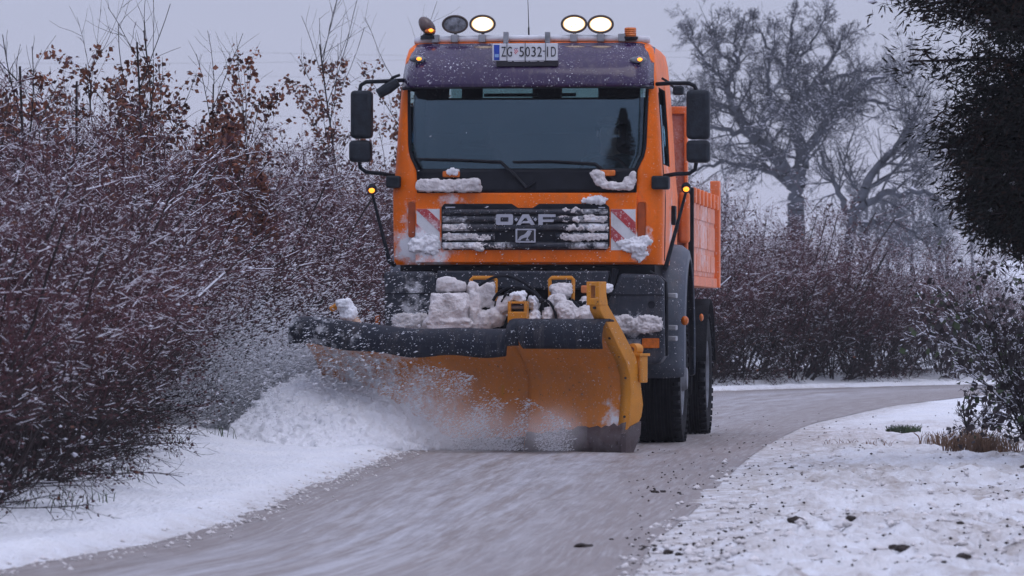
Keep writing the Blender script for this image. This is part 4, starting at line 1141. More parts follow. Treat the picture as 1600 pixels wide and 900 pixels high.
# ---- front flap, grille, lettering and emblem
def plate_px(pts, y0, y1, name, mat, parent, bevel=0.0, ref=0.0, **kw):
    """flat piece whose outline is given in photograph pixels on the plane y = ref of the lorry"""
    poly = [(T(px, py, ref)[0], T(px, py, ref)[2]) for px, py in pts]
    return MB().prism(poly, y0, y1).build(name, mat, parent, bevel=bevel, **kw)
def round_rect(x0, y0, x1, y1, r, n=4):
    out = []
    for cx, cy, a0 in ((x1-r, y0+r, -90), (x1-r, y1-r, 0), (x0+r, y1-r, 90), (x0+r, y0+r, 180)):
        for k_ in range(n+1):
            a_ = R(a0+90*k_/n); out.append((cx+r*math.cos(a_), cy+r*math.sin(a_)))
    return out
flap = plate_px([(649.5, 301.5), (995, 301.5), (995, 410), (649.5, 410)], -.022, .05, 'front_flap', paint, lorry, bevel=.006)
for x0, x1 in ((637.5, 648), (996.5, 1008)):
    plate_px(round_rect(x0, 316, x1, 371, 3.5), .018, .03, 'corner_recess', plain('recess_shade_orange', (.34, .062, .006), rough=.5) if 'recess_shade_orange' not in MATS else MATS['recess_shade_orange'], lorry)  # flat plates in a darker orange: the pocket's shade is painted on
# the recess plates are flat, shade in their colour; raised rims suggest pockets
for x0, x1 in ((636, 649), (995.5, 1009.5)):
    P_ = [T(px, py, 0) for px, py in round_rect(x0, 314.5, x1, 372.5, 4)]
    MB().tube([(p[0], front_y(p[0], p[2])-.002, p[2]) for p in P_+P_[:1]], .008, 6, cap=False).build('recess_rim', paint, lorry)
G = [(695, 318.5), (800, 318.5), (810, 325), (833, 325), (843, 318.5), (946, 318.5), (952, 323), (953, 330), (953, 383), (948, 390.5), (695, 390.5), (690.5, 386), (690.5, 324)]
grille = plate_px(G, -.040, -.01, 'grille', black, lorry, bevel=.006)
for i, (ya, yb) in enumerate(((327, 335.5), (337.5, 347.5), (349.5, 361), (363.5, 376), (378.5, 389))):
    z0, z1 = ztp(yb), ztp(ya); x0, x1 = xtp(692.5), xtp(951)
    rows = []
    for t_ in np.linspace(0, math.pi, 9):
        zz_ = (z0+z1)/2-(z1-z0)/2*math.cos(t_); yy = -.040-.030*math.sin(t_)
        rows.append([(x, yy+.012*(abs(x)/.75)**4, zz_) for x in np.linspace(x0, x1, 30)])
    if i == 3:
        for xa, xb in ((692.5, 774), (869, 951)):
            MB().grid([[(x, r_[0][1]+.012*(abs(x)/.75)**4, r_[0][2]) for x in np.linspace(xtp(xa), xtp(xb), 12)] for r_ in rows]).build('grille_bar', grille_mat, grille, solid=.003)
    else: MB().grid(rows).build('grille_bar', grille_mat, grille, solid=.003)
YL = -.078
def lpx(pts): return [(T(px, py, YL)[0], T(px, py, YL)[2]) for px, py in pts]
def letter(polys, name='letter'):
    mb = MB()
    for p in polys: mb.prism(lpx(p), YL, YL+.018)
    return mb.build(name, letter_mat, grille, bevel=.0015)
def ringpoly(out, inn):   # strips between two outlines of equal count
    n = len(out); return [[out[i], out[(i+1) % n], inn[(i+1) % n], inn[i]] for i in range(n)]
def letter_ring(out, inn):
    mb = MB(); n = len(out); o_, i_ = lpx(out), lpx(inn)
    vs_ = [(x, y, z) for y in (YL, YL+.018) for ring_ in (o_, i_) for x, z in ring_]
    fs_ = []
    for k_ in range(n):
        k2 = (k_+1) % n
        fs_ += [(k_, k2, n+k2, n+k_), (2*n+k2, 2*n+k_, 3*n+k_, 3*n+k2), (k2, k_, 2*n+k_, 2*n+k2), (n+k_, n+k2, 3*n+k2, 3*n+k_)]
    return mb.add(vs_, fs_).build('letter', letter_mat, grille)
letter_ring(round_rect(774.5, 334.5, 801.5, 351.5, 3, 3), round_rect(781.8, 339.5, 794.5, 346.3, .6, 3))
letter_ring([(806.5, 351.5), (816.5, 334.8), (826, 334.8), (836, 351.5), (829.5, 351.5), (827.5, 348.8), (815, 348.8), (813, 351.5)][:8],
            [(813.5, 348), (820, 340.5), (822.5, 340.5), (824.8, 345), (824.8, 345.2), (824.5, 345.3), (818.3, 345.3), (817.8, 345.1)])
letter([[(841, 334.8), (868, 334.8), (868, 339.3), (841, 339.3)], [(841, 339.35), (848, 339.35), (848, 351.5), (841, 351.5)], [(848.05, 343), (865.5, 343), (864.5, 347), (848.05, 347)]])
for px in (806.5, 836.5): letter([[(px, 340), (px+2.8, 343), (px, 346), (px-2.8, 343)]], 'letter_dot')
YL = -.082
plate_px(round_rect(806, 358, 836.3, 378.5, 1), -.070, -.066, 'emblem_field', plate_black, grille)
letter_ring(round_rect(805.5, 357.5, 836.8, 379, 1.2, 3), round_rect(808, 359.6, 834.4, 376.8, .8, 3)).name = 'emblem_frame'
# striding animal of the emblem: body, neck and head, forelegs, hind legs, tail
LION = [(809.3, 375.8), (812, 373.2), (813.3, 370.3), (815.6, 368.6), (820.3, 366.8), (823.2, 364.2), (825.2, 361.3), (827.2, 360.1), (830, 360.3), (832.3, 361), (832, 362.6), (830.4, 363.4),
        (830.3, 365.6), (828.8, 368.3), (826.4, 371), (825.9, 373.6), (828.3, 375.2), (828.5, 376), (822.8, 376), (823.4, 374.4), (824.6, 373.2), (824.3, 371), (821.5, 371.6), (818.2, 372.5), (815.4, 374.2), (814.8, 376), (810.2, 376.3)]
plate_px(LION, -.078, -.070, 'emblem_animal', letter_mat, grille, smooth=False)
for x0, x1, y0, y1 in ((697, 712, 323.2, 325.2), (936, 946, 323.6, 325.4)):
    plate_px([(x0, y0), (x1, y0), (x1, y1), (x0, y1)], -.046, -.040, 'model_badge', letter_mat, grille)
# diagonal warning panels
for (x0, x1, ya, yb, flip) in ((651.5, 687.5, 326.5, 391, False), (955, 993.5, 327, 391, False)):
    w_ = x1-x0
    pn = plate_px([(x0, ya), (x1, ya), (x1, yb), (x0, yb)], -.0265, -.0215, 'warning_panel', white_film, flap)
    for k_ in (-1, 0, 1, 2):       # red diagonal stripes running down to the right, clipped to the panel
        y_off = ya-16+k_*w_*1.08
        poly = [(x0, y_off), (x1, y_off+w_*.95), (x1, y_off+w_*.95+w_*.5), (x0, y_off+w_*.5)]
        def clip(poly, lim, sgn):
            out = []
            for i in range(len(poly)):
                a_, c_ = poly[i], poly[(i+1) % len(poly)]; fa, fc = sgn*(a_[1]-lim), sgn*(c_[1]-lim)
                if fa >= 0: out.append(a_)
                if fa*fc < 0: t_ = fa/(fa-fc); out.append((a_[0]+(c_[0]-a_[0])*t_, lim))
            return out
        poly = clip(poly, ya+.3, 1)
        if len(poly) > 2: poly = clip(poly, yb-.3, -1)
        if len(poly) > 2: plate_px(poly, -.0300, -.0262, 'red_stripe', red_film, pn, smooth=False)

# small orange washer covers on the cowl
for px, py in ((705, 272), (948, 270)):
    x, _, z = T(px, py, -.03)
    MB().box(x-.075, x+.075, -.05, 0.01, z-.028, z+.025).build('marker_block', amber_off, lorry, bevel=.012)

# ---- mirrors
def mirror(side, main, low, arm_hi, arm_lo, boxr, yl=-.06):
    a_, c_ = T(main[0], main[3], yl), T(main[2], main[1], yl)
    mo = MB().box(a_[0], c_[0], yl, yl+.17, a_[2], c_[2]).build('wing_mirror', mirror_black, lorry, bevel=.035)
    MB().box(a_[0]+.015, c_[0]-.015, yl+.172, yl+.176, a_[2]+.03, c_[2]-.03).build('mirror_glass', steel, mo)
    a_, c_ = T(low[0], low[3], yl), T(low[2], low[1], yl)
    MB().box(a_[0], c_[0], yl, yl+.16, a_[2], c_[2]).build('wide_angle_mirror', mirror_black, mo, bevel=.035)
    for arm in (arm_hi, arm_lo):
        P_ = [T(px, py, yl+.09) for px, py in arm]
        P_ = [(p[0], yl+.09+(.16 if i_ == len(P_)-1 else 0), p[2]) for i_, p in enumerate(P_)]
        MB().tube(P_, .018, 8).build('mirror_arm', black, mo)
    a_, c_ = T(boxr[0], boxr[3], .1), T(boxr[2], boxr[1], .1)
    MB().box(a_[0], c_[0], .0, .2, a_[2], c_[2]).build('arm_bracket', mirror_black, mo, bevel=.018)
mirror(-1, (547, 141, 580, 216), (544.5, 219, 579, 253), ((562, 142), (564, 133), (572, 128), (600, 127), (628, 124)), ((562, 252), (563, 262), (572, 269), (595, 271), (612, 274)), (605, 275, 627, 294))
mirror(1, (1072, 140, 1108.5, 217), (1072, 219, 1108.5, 254), ((1088, 141), (1085, 134), (1076, 130), (1050, 130), (1024, 130)), ((1088, 253), (1086, 265), (1077, 271), (1055, 272), (1036, 274)), (1019, 275, 1046, 296))
# kerb and ramp mirrors high on the pillars
P_ = [T(px, py, .05) for px, py in ((591, 147), (606, 138), (622, 128))]
km = MB().tube(P_, [.045, .052, .04], 10).build('kerb_mirror', mirror_black, lorry)
P_ = [T(px, py, .1) for px, py in ((606, 130), (614, 121), (625, 117))]; MB().tube(P_, .014, 6).build('mirror_arm', black, km)
a_, c_ = T(1051, 148, .35), T(1068, 134, .35); km = MB().box(a_[0], c_[0], .35, .45, a_[2], c_[2]).build('kerb_mirror', mirror_black, lorry, bevel=.02)
P_ = [T(px, py, .38) for px, py in ((1052, 136), (1044, 128), (1034, 122))]; MB().tube(P_, .012, 6).build('mirror_arm', black, km)

# ---- corner lamps on stalks
for (hx, hy), (sx_, sy_), yl in (((581, 295.5), (608, 408), -.10), ((1072, 293.5), (1041, 414), -.02)):
    c_, s2 = T(hx, hy, yl), T(sx_, sy_, yl)
    lm = MB().ellipsoid((c_[0], yl+.01, c_[2]), (.043, .05, .05), 16, 10).build('corner_lamp', black, lorry)
    MB().ellipsoid((c_[0]+.003, yl-.030, c_[2]-.012), (.027, .018, .023), 14, 8).build('lens', amber_lit, lm)
    MB().tube([(c_[0]+.0, yl+.01, c_[2]-.03), (s2[0], yl+.02, s2[2])], [.012, .020], 8).build('stalk', black, lm)
    MB().tube([(s2[0], yl+.02, s2[2]+.0), (s2[0]-.02*np.sign(s2[0]), .08, s2[2]-.03)], .022, 8).build('stalk_foot', black, lm)

# ---- bumper and what is behind it
zB = ztp(413)
MB().box(-1.12, 1.12, .10, 1.4, 1.30, zB-.005).build('cab_underside', chassis_mat, lorry)
MB().box(-.95, .95, .25, 1.2, .75, 1.35).build('radiator_block', chassis_mat, lorry)
bumper = plate_px([(682, 423), (952, 423), (948, 452), (686, 452)], -.10, .10, 'bumper', bump_frost, lorry, bevel=.02, ref=-.1)
plate_px([(686, 452.5), (948, 452.5), (948, 520), (686, 520)], .06, .12, 'lower_panel', chassis_mat, bumper, ref=0)
lc = plate_px([(599, 424), (676, 424), (682, 432), (684, 470), (690, 520), (690, 575), (612, 575), (602, 560)], -.09, .30, 'bumper_corner', bump_frost, bumper, bevel=.035, ref=-.1)
rcn = plate_px([(968, 427), (1028, 429), (1037, 440), (1038.5, 555), (1030, 569), (960, 569), (945, 500), (950, 462), (960, 450)], -.09, .30, 'bumper_corner', bump_frost, bumper, bevel=.035, ref=-.1)
plate_px([(946, 460), (1037, 460), (1037, 461.6), (946, 461.6)], -.094, -.06, 'step_edge', black, bumper, ref=-.1)
plate_px([(602, 458), (684, 458), (684, 459.6), (602, 459.6)], -.094, -.06, 'step_edge', black, bumper, ref=-.1)
hl = plate_px(round_rect(936, 496, 1032, 517, 4), -.104, -.07, 'headlight', lamp_off, bumper, bevel=.01, ref=-.1)
hl2 = plate_px(round_rect(614, 492, 672, 515, 4), -.104, -.07, 'headlight', lamp_off, bumper, bevel=.01, ref=-.1)
plate_px(round_rect(978, 530, 1001, 545, 2), -.100, -.07, 'fog_lamp', lamp_off, bumper, bevel=.005, ref=-.1)
plate_px(round_rect(1003, 528.5, 1030, 544, 2), -.102, -.07, 'turn_signal', amber_off, bumper, bevel=.005, ref=-.1)
x, _, z = T(1018, 476, -.1); MB().lathe([(-.096, .001), (-.096, .03), (-.085, .036), (-.06, .036)], (x, 0, z), 'y', 20).build('tow_cap', black, bumper)
P_ = [T(px, py, .02) for px, py in ((1015, 425), (1030, 433), (1040, 442), (1041.5, 470), (1041.5, 556))]
MB().tube([(p[0], .02, p[2]) for p in P_], .017, 8).build('guard_tube', black, bumper)
for py in (462, 512, 529):
    a_, c_ = T(1041, py+4, .25), T(1057, py-4, .25); MB().box(a_[0], c_[0], .2, .42, a_[2], c_[2]).build('step', steel, lorry, bevel=.01)
P_ = [T(px, py, -.06) for px, py in ((962, 420), (957, 440), (950, 456))]; MB().tube(P_, .03, 8).build('tow_hose', black, lorry)
x, _, z = T(590, 500, .3); MB().box(x-.02, x+.02, .28, .34, z-.045, z+.045).build('side_marker', amber_off, lorry, bevel=.01)
for sx in (1,):
    x, _, z = T(1070, 501, .62); MB().ellipsoid((x, .62, z), (.035, .04, .042), 12, 8).build('side_marker', amber_off, lorry)
    x, _, z = T(1096, 496, 2.2); MB().ellipsoid((x, 2.2, z), (.02, .03, .035), 12, 8).build('side_marker', amber_off, lorry)

# ---- wheel arches (front)
AX_F, AX_R = 1.42, 5.0
for sx in (-1, 1):
    rows = []
    for a_ in np.linspace(R(-14), R(194), 26):
        yc, zc = AX_F-.72*math.cos(a_), .80+.98*max(math.sin(a_), -.22)
        row = []
        for u_, sh in ((.90, 0), (1.16, 0), (1.26, .015), (1.32, .06), (1.335, .13)):
            rr_ = 1-sh; row.append((sx*u_, AX_F+(yc-AX_F)*rr_, .80+(zc-.80)*rr_))
        rows.append(row)
    MB().grid(rows).build('wheel_arch', fender_mat, lorry, solid=.02, ang=60)
    MB().box(sx*1.0, sx*1.30, AX_F+.70, AX_F+.74, .42, .95).build('mud_flap', rubber, lorry)

# ---- wheels
def wheel(x_out, y, r, w, sx, dual=False):
    prof = []
    def tyre(x0, x1):
        xs = (x0+x1)/2; hw = abs(x1-x0)/2
        p = [(xs-hw*.80, r*.56), (xs-hw*.98, r*.66), (xs-hw, r*.80), (xs-hw*.93, r*.945), (xs-hw*.80, r*.985)]
        for gx_ in np.linspace(-.62, .62, 5):
            p += [(xs+hw*(gx_-.10), r), (xs+hw*(gx_-.07), r*.972), (xs+hw*(gx_+.07), r*.972), (xs+hw*(gx_+.10), r)]
        p += [(xs+hw*.80, r*.985), (xs+hw*.93, r*.945), (xs+hw, r*.80), (xs+hw*.98, r*.66), (xs+hw*.80, r*.56)]
        return p
    wo = MB().lathe(tyre(x_out-sx*w, x_out), (0, y, r-.012), 'x', 56).build('wheel', rubber, lorry, ang=30)
    # tread lugs across the tyre shoulders
    lug = MB()
    for k_ in range(44):
        t_ = 2*math.pi*k_/44
        for side, off in ((x_out-sx*.03, 0), (x_out-sx*(w-.03), .07)):
            c, s2 = math.cos(t_+off), math.sin(t_+off); tx, tz = -s2, c
            q = []
            for dx in (-.035, .035):
                for dt in (-.022, .022):
                    for dr_ in (-.02, .006): q.append((side+dx, y+(r+dr_)*c+tx*dt, r-.012+(r+dr_)*s2+tz*dt))
            lug.add(q, [(0, 1, 3, 2), (4, 6, 7, 5), (0, 4, 5, 1), (2, 3, 7, 6), (1, 5, 7, 3), (0, 2, 6, 4)])
    lo = lug.build('tread', rubber, wo, smooth=False); lo['kind'] = 'stuff'
    MB().lathe([(x_out-sx*.02, r*.57), (x_out-sx*.03, r*.54), (x_out-sx*.07, r*.50), (x_out-sx*(.03 if not dual else .14), r*.34), (x_out-sx*(.02 if not dual else .15), r*.2), (x_out+sx*(.03 if not dual else -.05), r*.16), (x_out+sx*(.03 if not dual else -.05), .001)], (0, y, r-.012), 'x', 36).build('rim', rim_mat, wo)
    if dual: MB().lathe(tyre(x_out-sx*(w+.35), x_out-sx*.35), (0, y, r-.012), 'x', 48).build('inner_tyre', rubber, wo)
    return wo
for sx in (-1, 1):
    wheel(sx*1.285, AX_F, .585, .38, sx)
    wheel(sx*1.27, AX_R, .585, .31, sx, dual=True)
MB().tube([(-1.1, AX_F, .56), (1.1, AX_F, .56)], .09, 10).build('front_axle', chassis_mat, lorry)
MB().tube([(-1.0, AX_R, .56), (1.0, AX_R, .56)], .11, 10).build('rear_axle', chassis_mat, lorry)
for sx in (-.42, .42): MB().box(sx-.05, sx+.05, .4, 6.3, .82, 1.12).build('chassis_rail', chassis_mat, lorry)
MB().box(-.5, .5, .8, 2.2, .55, 1.1).build('gearbox', chassis_mat, lorry, bevel=.05)
MB().box(.62, 1.22, 2.35, 3.7, .55, 1.15).build('fuel_tank', plain('tank_grey', (.10, .11, .125), rough=.4, metal=.4), lorry, bevel=.08)
MB().box(-1.22, -.62, 2.35, 3.7, .55, 1.15).build('battery_box', chassis_mat, lorry, bevel=.05)
for sx in (-1, 1):     # rear mudguards
    rows = [[(sx*u_, AX_R-.72*math.cos(a_), .58+.72*math.sin(a_)) for u_ in (.62, 1.29)] for a_ in np.linspace(R(10), R(170), 16)]
    MB().grid(rows).build('rear_mudguard', rubber, lorry, solid=.015)
MB().box(1.16, 1.24, 2.25, 2.31, .45, 1.52).build('exhaust_guard', steel, lorry, bevel=.02)

# ---- tipper body
BY0, BY1 = 2.45, 6.05
bzf, bzt = ztp(430, 2.6)+.0, ztp(306, 2.6)
body = MB().box(-1.24, 1.24, BY0, BY1, bzf-.10, bzf+.02).build('tipper_floor', bed_plain, lorry)
hb = MB().box(-1.235, 1.235, BY0-.16, BY0-.10, bzf, ztp(178, BY0-.13)).build('headboard', head_paint, lorry)
zt = ztp(178, BY0-.13)
MB().box(-1.25, 1.25, BY0-.20, BY0-.08, zt-.01, zt+.06).build('top_beam', bed_plain, hb, bevel=.01)
for sx in (-1, 1): MB().box(sx*1.225, sx*1.255, BY0-.21, BY0-.07, bzf-.1, zt+.002).build('corner_post', bed_plain, hb, bevel=.008)
for k_ in range(7):
    x = -1.05+.35*k_; MB().box(x-.03, x+.03, BY0-.20, BY0-.155, bzf, zt-.02).build('rib', head_paint, hb, bevel=.006)
for sx in (-1, 1):
    sd = MB().box(sx*1.235, sx*1.262, BY0+.02, BY1-.1, bzf, bzt).build('side_panel', bed_paint, lorry)
    for (za, zb2, nn) in ((.72, .97, 3), (.36, .66, 3), (.06, .28, 5)):      # pressed fields
        H = bzt-bzf
        for k_ in range(nn):
            L = (BY1-BY0-.3)/nn; y0 = BY0+.12+k_*L
            MB().box(sx*1.2615, sx*1.274, y0+.04, y0+L-.04, bzf+za*H, bzf+zb2*H).build('pressed_field', bed_paint, sd, bevel=.004)
    MB().box(sx*1.24, sx*1.285, BY0-.02, BY1-.08, bzt-.0, bzt+.045).build('top_rail', bed_plain, sd, bevel=.01)
    MB().box(sx*1.24, sx*1.29, BY0-.02, BY1-.08, bzf-.10, bzf-.005).build('bottom_rail', bed_plain, sd, bevel=.01)
    for k_ in range(7):      # hinge knuckles along the top rail
        y = BY0+.15+k_*.52; MB().box(sx*1.27, sx*1.31, y, y+.16, bzt-.07, bzt+.075).build('hinge', bed_plain, sd, bevel=.012)
    MB().box(sx*1.23, sx*1.30, BY0-.05, BY0+.05, bzf-.12, bzt+.07).build('front_post', chassis_mat, sd, bevel=.01)
    MB().box(sx*1.22, sx*1.315, BY1-.12, BY1+.04, ztp(450, BY1), ztp(284, BY1)).build('rear_post', bed_plain, sd, bevel=.012)
    MB().box(sx*1.05, sx*1.22, BY0-.05, BY0+.02, bzf-.12, bzt-.1).build('front_panel', bed_plain, sd, bevel=.01)
MB().box(-1.22, 1.22, BY1-.03, BY1+.01, bzf, bzt).build('tailgate', bed_plain, lorry)
# arch-like stiffener between cab and body, seen beside the arm of the mirror
a_, c_ = T(1061, 380, 2.2), T(1078, 300, 2.2)
MB().box(a_[0], c_[0], 2.15, 2.24, a_[2], c_[2]).build('hydraulic_cover', bed_plain, lorry, bevel=.03)
salt = MB().box(-1.15, 1.15, BY0+.1, BY1-.1, bzf+.01, bzt-.12).build('grit_load', plain('grit', (.25, .2, .18), rough=.9, bump=.6), lorry, bevel=.08)

# ---- snow stuck to the lorry: lumps fused and roughened
cloud_tex = bpy.data.textures.new('lumps', 'CLOUDS'); cloud_tex.noise_scale = 0.07; cloud_tex.noise_depth = 2
fine_tex = bpy.data.textures.new('crumbs', 'CLOUDS'); fine_tex.noise_scale = 0.022; fine_tex.noise_depth = 2
def lumps(pieces, parent, mat, at=T, voxel=0.010, rough=0.045, name='snow_clump', seed=0):
    """pieces: (px0, py0, px1, py1, depth y, thickness, squareness)"""
    bm = bmesh.new(); rng = random.Random(seed)
    for (px0, py0, px1, py1, yl, dep, sq) in pieces:
        a_, c_ = at(px0, py1, yl), at(px1, py0, yl)
        cx, cz = (a_[0]+c_[0])/2, (a_[2]+c_[2])/2; hx, hz = abs(c_[0]-a_[0])/2, abs(c_[2]-a_[2])/2
        r_ = bmesh.ops.create_icosphere(bm, subdivisions=3, radius=1.0)
        off = Vector((rng.uniform(0, 50), rng.uniform(0, 50), 0))
        for v in r_['verts']:
            d = v.co.normalized(); cube = d/max(abs(d.x), abs(d.y), abs(d.z))
            p = d.lerp(cube, sq)*(1+0.22*mnoise.noise(d*1.6+off))
            v.co = Vector((cx+p.x*hx, yl+p.y*dep/2, cz+p.z*hz))
    me = bpy.data.meshes.new(name); bm.to_mesh(me); bm.free(); me.materials.append(mat); me.shade_smooth()
    o = bpy.data.objects.new(name, me); COL.objects.link(o); o.parent = parent
    rm = o.modifiers.new('fuse', 'REMESH'); rm.mode = 'VOXEL'; rm.voxel_size = voxel; rm.use_smooth_shade = True
    dp = o.modifiers.new('rough', 'DISPLACE'); dp.texture = cloud_tex; dp.strength = rough; dp.mid_level = 0.5; dp.texture_coords = 'LOCAL'
    d2 = o.modifiers.new('crumbs', 'DISPLACE'); d2.texture = fine_tex; d2.strength = rough*0.75; d2.mid_level = 0.5; d2.texture_coords = 'LOCAL'
    return o
crust = plain('packed_snow', (0.68, 0.65, 0.65), rough=0.8, var=0.2, scale=7, bump=0.7, bscale=50, spec=0.25)
lumps([(650, 280, 690, 300, -.04, .10, .85), (680, 281, 722, 300, -.04, .10, .85), (712, 279, 751, 300, -.04, .10, .8)], lorry, crust, seed=1, rough=.03)
lumps([(697, 263, 716, 275, -.03, .08, .3)], lorry, snow_mat, seed=2)
lumps([(923, 265, 946, 281, -.04, .09, .3), (928, 275, 948, 291, -.04, .09, .3), (938, 284, 968, 296, -.04, .09, .4), (958, 286, 982, 298, -.04, .09, .4), (974, 277, 990, 297, -.04, .09, .4), (983, 268, 994, 288, -.04, .09, .4)], lorry, crust, seed=3, rough=.03)
lumps([(970, 377, 1010, 394, -.03, .06, .1), (985, 369, 1020, 385, -.02, .06, .1), (986, 389, 1012, 408, -.02, .04, .1), (962, 372, 985, 386, -.03, .035, .1)], lorry, snow_mat, rough=.06, seed=4)
lumps([(908, 308, 930, 320, -.03, .06, .2), (925, 307, 950, 320, -.03, .06, .2)], lorry, snow_mat, rough=.05, seed=5)
lumps([(638, 372, 662, 396, -.03, .05, .2), (655, 366, 690, 398, -.03, .04, .3)], lorry, snow_mat, rough=.05, seed=6)
lumps([(932, 496, 965, 519, -.12, .10, .5), (955, 494, 1000, 520, -.12, .10, .6), (990, 494, 1034, 519, -.12, .10, .6)], lorry, crust, rough=.06, seed=7)
lumps([(612, 489, 645, 519, -.14, .16, .3), (640, 491, 674, 519, -.14, .16, .3)], lorry, crust, seed=8)
for k_, (x0, x1, y0, y1) in enumerate(((694, 765, 364, 376), (696, 785, 380, 390), (694, 740, 350, 360), (872, 950, 336, 347), (880, 950, 351, 361), (875, 950, 364, 377), (880, 912, 325, 333))):
    n_ = 4; lumps([(x0+(x1-x0)*i_/n_-2, y0+2*(i_ % 2), x0+(x1-x0)*(i_+1)/n_+1, y1-(i_+k_) % 3, -.060, .016, .2) for i_ in range(n_)], lorry, crust, voxel=.006, rough=.045, seed=20+k_)

# ---- plough mount in front of the bumper
YELLOW = (0.62, 0.245, 0.022)
yellow = frosted('plough_yellow', YELLOW, rough=0.45, speck=0.1, film=0.0, rust=0.25)
mount = plate_px([(700, 470), (930, 470), (930, 560), (700, 560)], -.42, -.10, 'plough_mount', chassis_mat, lorry, ref=-.42, bevel=.02)
for (x0, y0, x1, y1) in ((858, 434, 897, 470), (735, 434, 776, 480)):      # catch frames of the hitch
    P_ = [T(px, py, -.36) for px, py in ((x0+2, y1), (x0+1, y0+3), (x0+4, y0), (x1-4, y0), (x1-1, y0+3), (x1-2, y1))]
    MB().tube(P_, .017, 8).build('hitch_frame', yellow, mount)
ck = MB()
a_, c_ = T(794, 505, -.75), T(824, 487, -.75); ck.box(a_[0], c_[0], -.80, -.60, a_[2], c_[2])
for px0, px1 in ((794, 799), (819, 824)):
    a_, c_ = T(px0, 488, -.75), T(px1, 471, -.75); ck.box(a_[0], c_[0], -.79, -.61, a_[2], c_[2])
a_, c_ = T(799, 475, -.75), T(819, 471, -.75); ck.box(a_[0], c_[0], -.785, -.62, a_[2], c_[2])
clev = ck.build('clevis', yellow, mount, bevel=.008)
x, _, z = T(809, 480, -.75); MB().tube([(x-.06, -.72, z), (x+.06, -.72, z)], .018, 10).build('pin', steel, clev)
a_, c_ = T(803, 516, -.75), T(818, 500, -.75); MB().box(a_[0], c_[0], -.78, -.30, a_[2], c_[2]).build('lift_arm', yellow, mount, bevel=.01)
def hose(pts, r, par, yl=-.5, mat=None):
    P_ = np.array([T(px, py, yl+dy) for px, py, dy in pts]); n_ = len(P_); t_ = np.linspace(0, n_-1, 8*n_)
    Pc = catmull3(P_)
    MB().tube([tuple(p) for p in Pc], r, 8).build('hydraulic_hose', mat or black, par)
def catmull3(P, per=8):
    P = np.array(P, float); P = np.vstack([2*P[0]-P[1], P, 2*P[-1]-P[-2]]); out = []
    for i in range(1, len(P)-2):
        for t_ in np.linspace(0, 1, per, endpoint=False):
            p0, p1, p2, p3 = P[i-1], P[i], P[i+1], P[i+2]
            out.append(0.5*((2*p1)+(-p0+p2)*t_+(2*p0-5*p1+4*p2-p3)*t_*t_+(-p0+3*p1-3*p2+p3)*t_**3))
    out.append(P[-2]); return np.array(out)
hose([(748, 446, 0), (770, 434, 0), (790, 431, 0), (812, 438, 0), (832, 452, 0), (850, 472, 0)], .013, mount)
hose([(770, 470, 0), (782, 455, 0), (808, 448, -.05), (832, 456, -.05), (846, 472, -.05), (848, 485, -.05)], .013, mount, -.55)
hose([(783, 472, 0), (795, 455, 0), (815, 450, 0)], .010, mount, -.58)
hose([(842, 472, 0), (855, 470, 0), (864, 480, 0), (869, 498, 0), (866, 508, 0)], .012, mount, -.6)
hose([(838, 480, 0), (842, 495, 0), (850, 508, 0)], .022, mount, -.56)
hose([(893, 468, 0), (908, 482, 0), (925, 497, 0), (935, 506, 0)], .014, mount, -.5)
lumps([(673, 458, 735, 516, -.55, .30, .75), (664, 494, 740, 520, -.55, .32, .6)], lorry, crust, seed=9, rough=.022)
lumps([(682, 433, 714, 457, -.5, .24, .5), (700, 438, 729, 456, -.5, .22, .4)], lorry, crust, seed=10, rough=.022)
lumps([(729, 440, 746, 470, -.45, .18, .4), (733, 455, 752, 518, -.5, .2, .5), (745, 440, 774, 482, -.40, .10, .7), (745, 485, 772, 519, -.5, .22, .3), (757, 480, 790, 512, -.5, .2, .2), (775, 462, 800, 492, -.5, .2, .2)], lorry, crust, seed=11, rough=.022)
lumps([(797, 457, 824, 472, -.7, .16, .4), (826, 462, 842, 484, -.55, .18, .2), (826, 484, 846, 508, -.55, .18, .2)], lorry, snow_mat, seed=12, rough=.05)
lumps([(860, 443, 895, 466, -.38, .14, .6), (855, 460, 885, 480, -.5, .16, .2), (866, 470, 905, 508, -.55, .2, .2), (895, 478, 938, 507, -.5, .2, .2), (905, 462, 945, 482, -.35, .14, .2), (845, 480, 866, 508, -.55, .16, .1)], lorry, crust, seed=13, rough=.04)
lumps([(937, 444, 958, 458, -.15, .12, .3)], lorry, snow_mat, seed=14)

# ================================================================== THE PLOUGH
PF = Frame(-0.389, 43.13, R(32))
plough = PF.empty('snow_plough')
tag(plough, 'angled yellow snow plough blade with black rubber deflectors throwing up snow', 'plough')
PL = 1.55
blade_mat = frosted('blade_yellow', (0.66, 0.205, 0.014), rough=0.45, speck=0.3, film=0.06, rust=0.5,
                    spots=[(-1.2, 0, .6, 1.15, .72), (-.55, .0, .35, .7, .65), (1.42, .03, .28, .17, .95), (1.36, .05, .42, .10, .75), (1.48, .05, .45, .08, .7), (-.7, -.1, .85, .5, .7)], nscale=14)
edge_mat = frosted('worn_steel_edge', (0.055, 0.030, 0.030), rough=0.5, speck=0.2, rust=1.0, film=0.12)
rub = frosted('deflector_rubber', (0.013, 0.017, 0.027), rough=0.55, speck=0.30, film=0.0, spec=0.2, spots=[(-1.4, -.4, 1.0, .9, .35)])
def pr(z): return float(np.interp(z, [0, .1, .26, .45, .57, .70, .80, .87, 1.0, 1.08, 1.2], [0, .02, .06, .09, .10, .06, -.02, -.10, -.22, -.30, -.42]))
xs_split = PF.at(812, 560, -.1)[0]
def ztop(x): return 1.08 if x > xs_split else 1.0+.10*float(sstep(-.35, -1.45, np.array(-abs(x)))) if x < 0 else 1.0
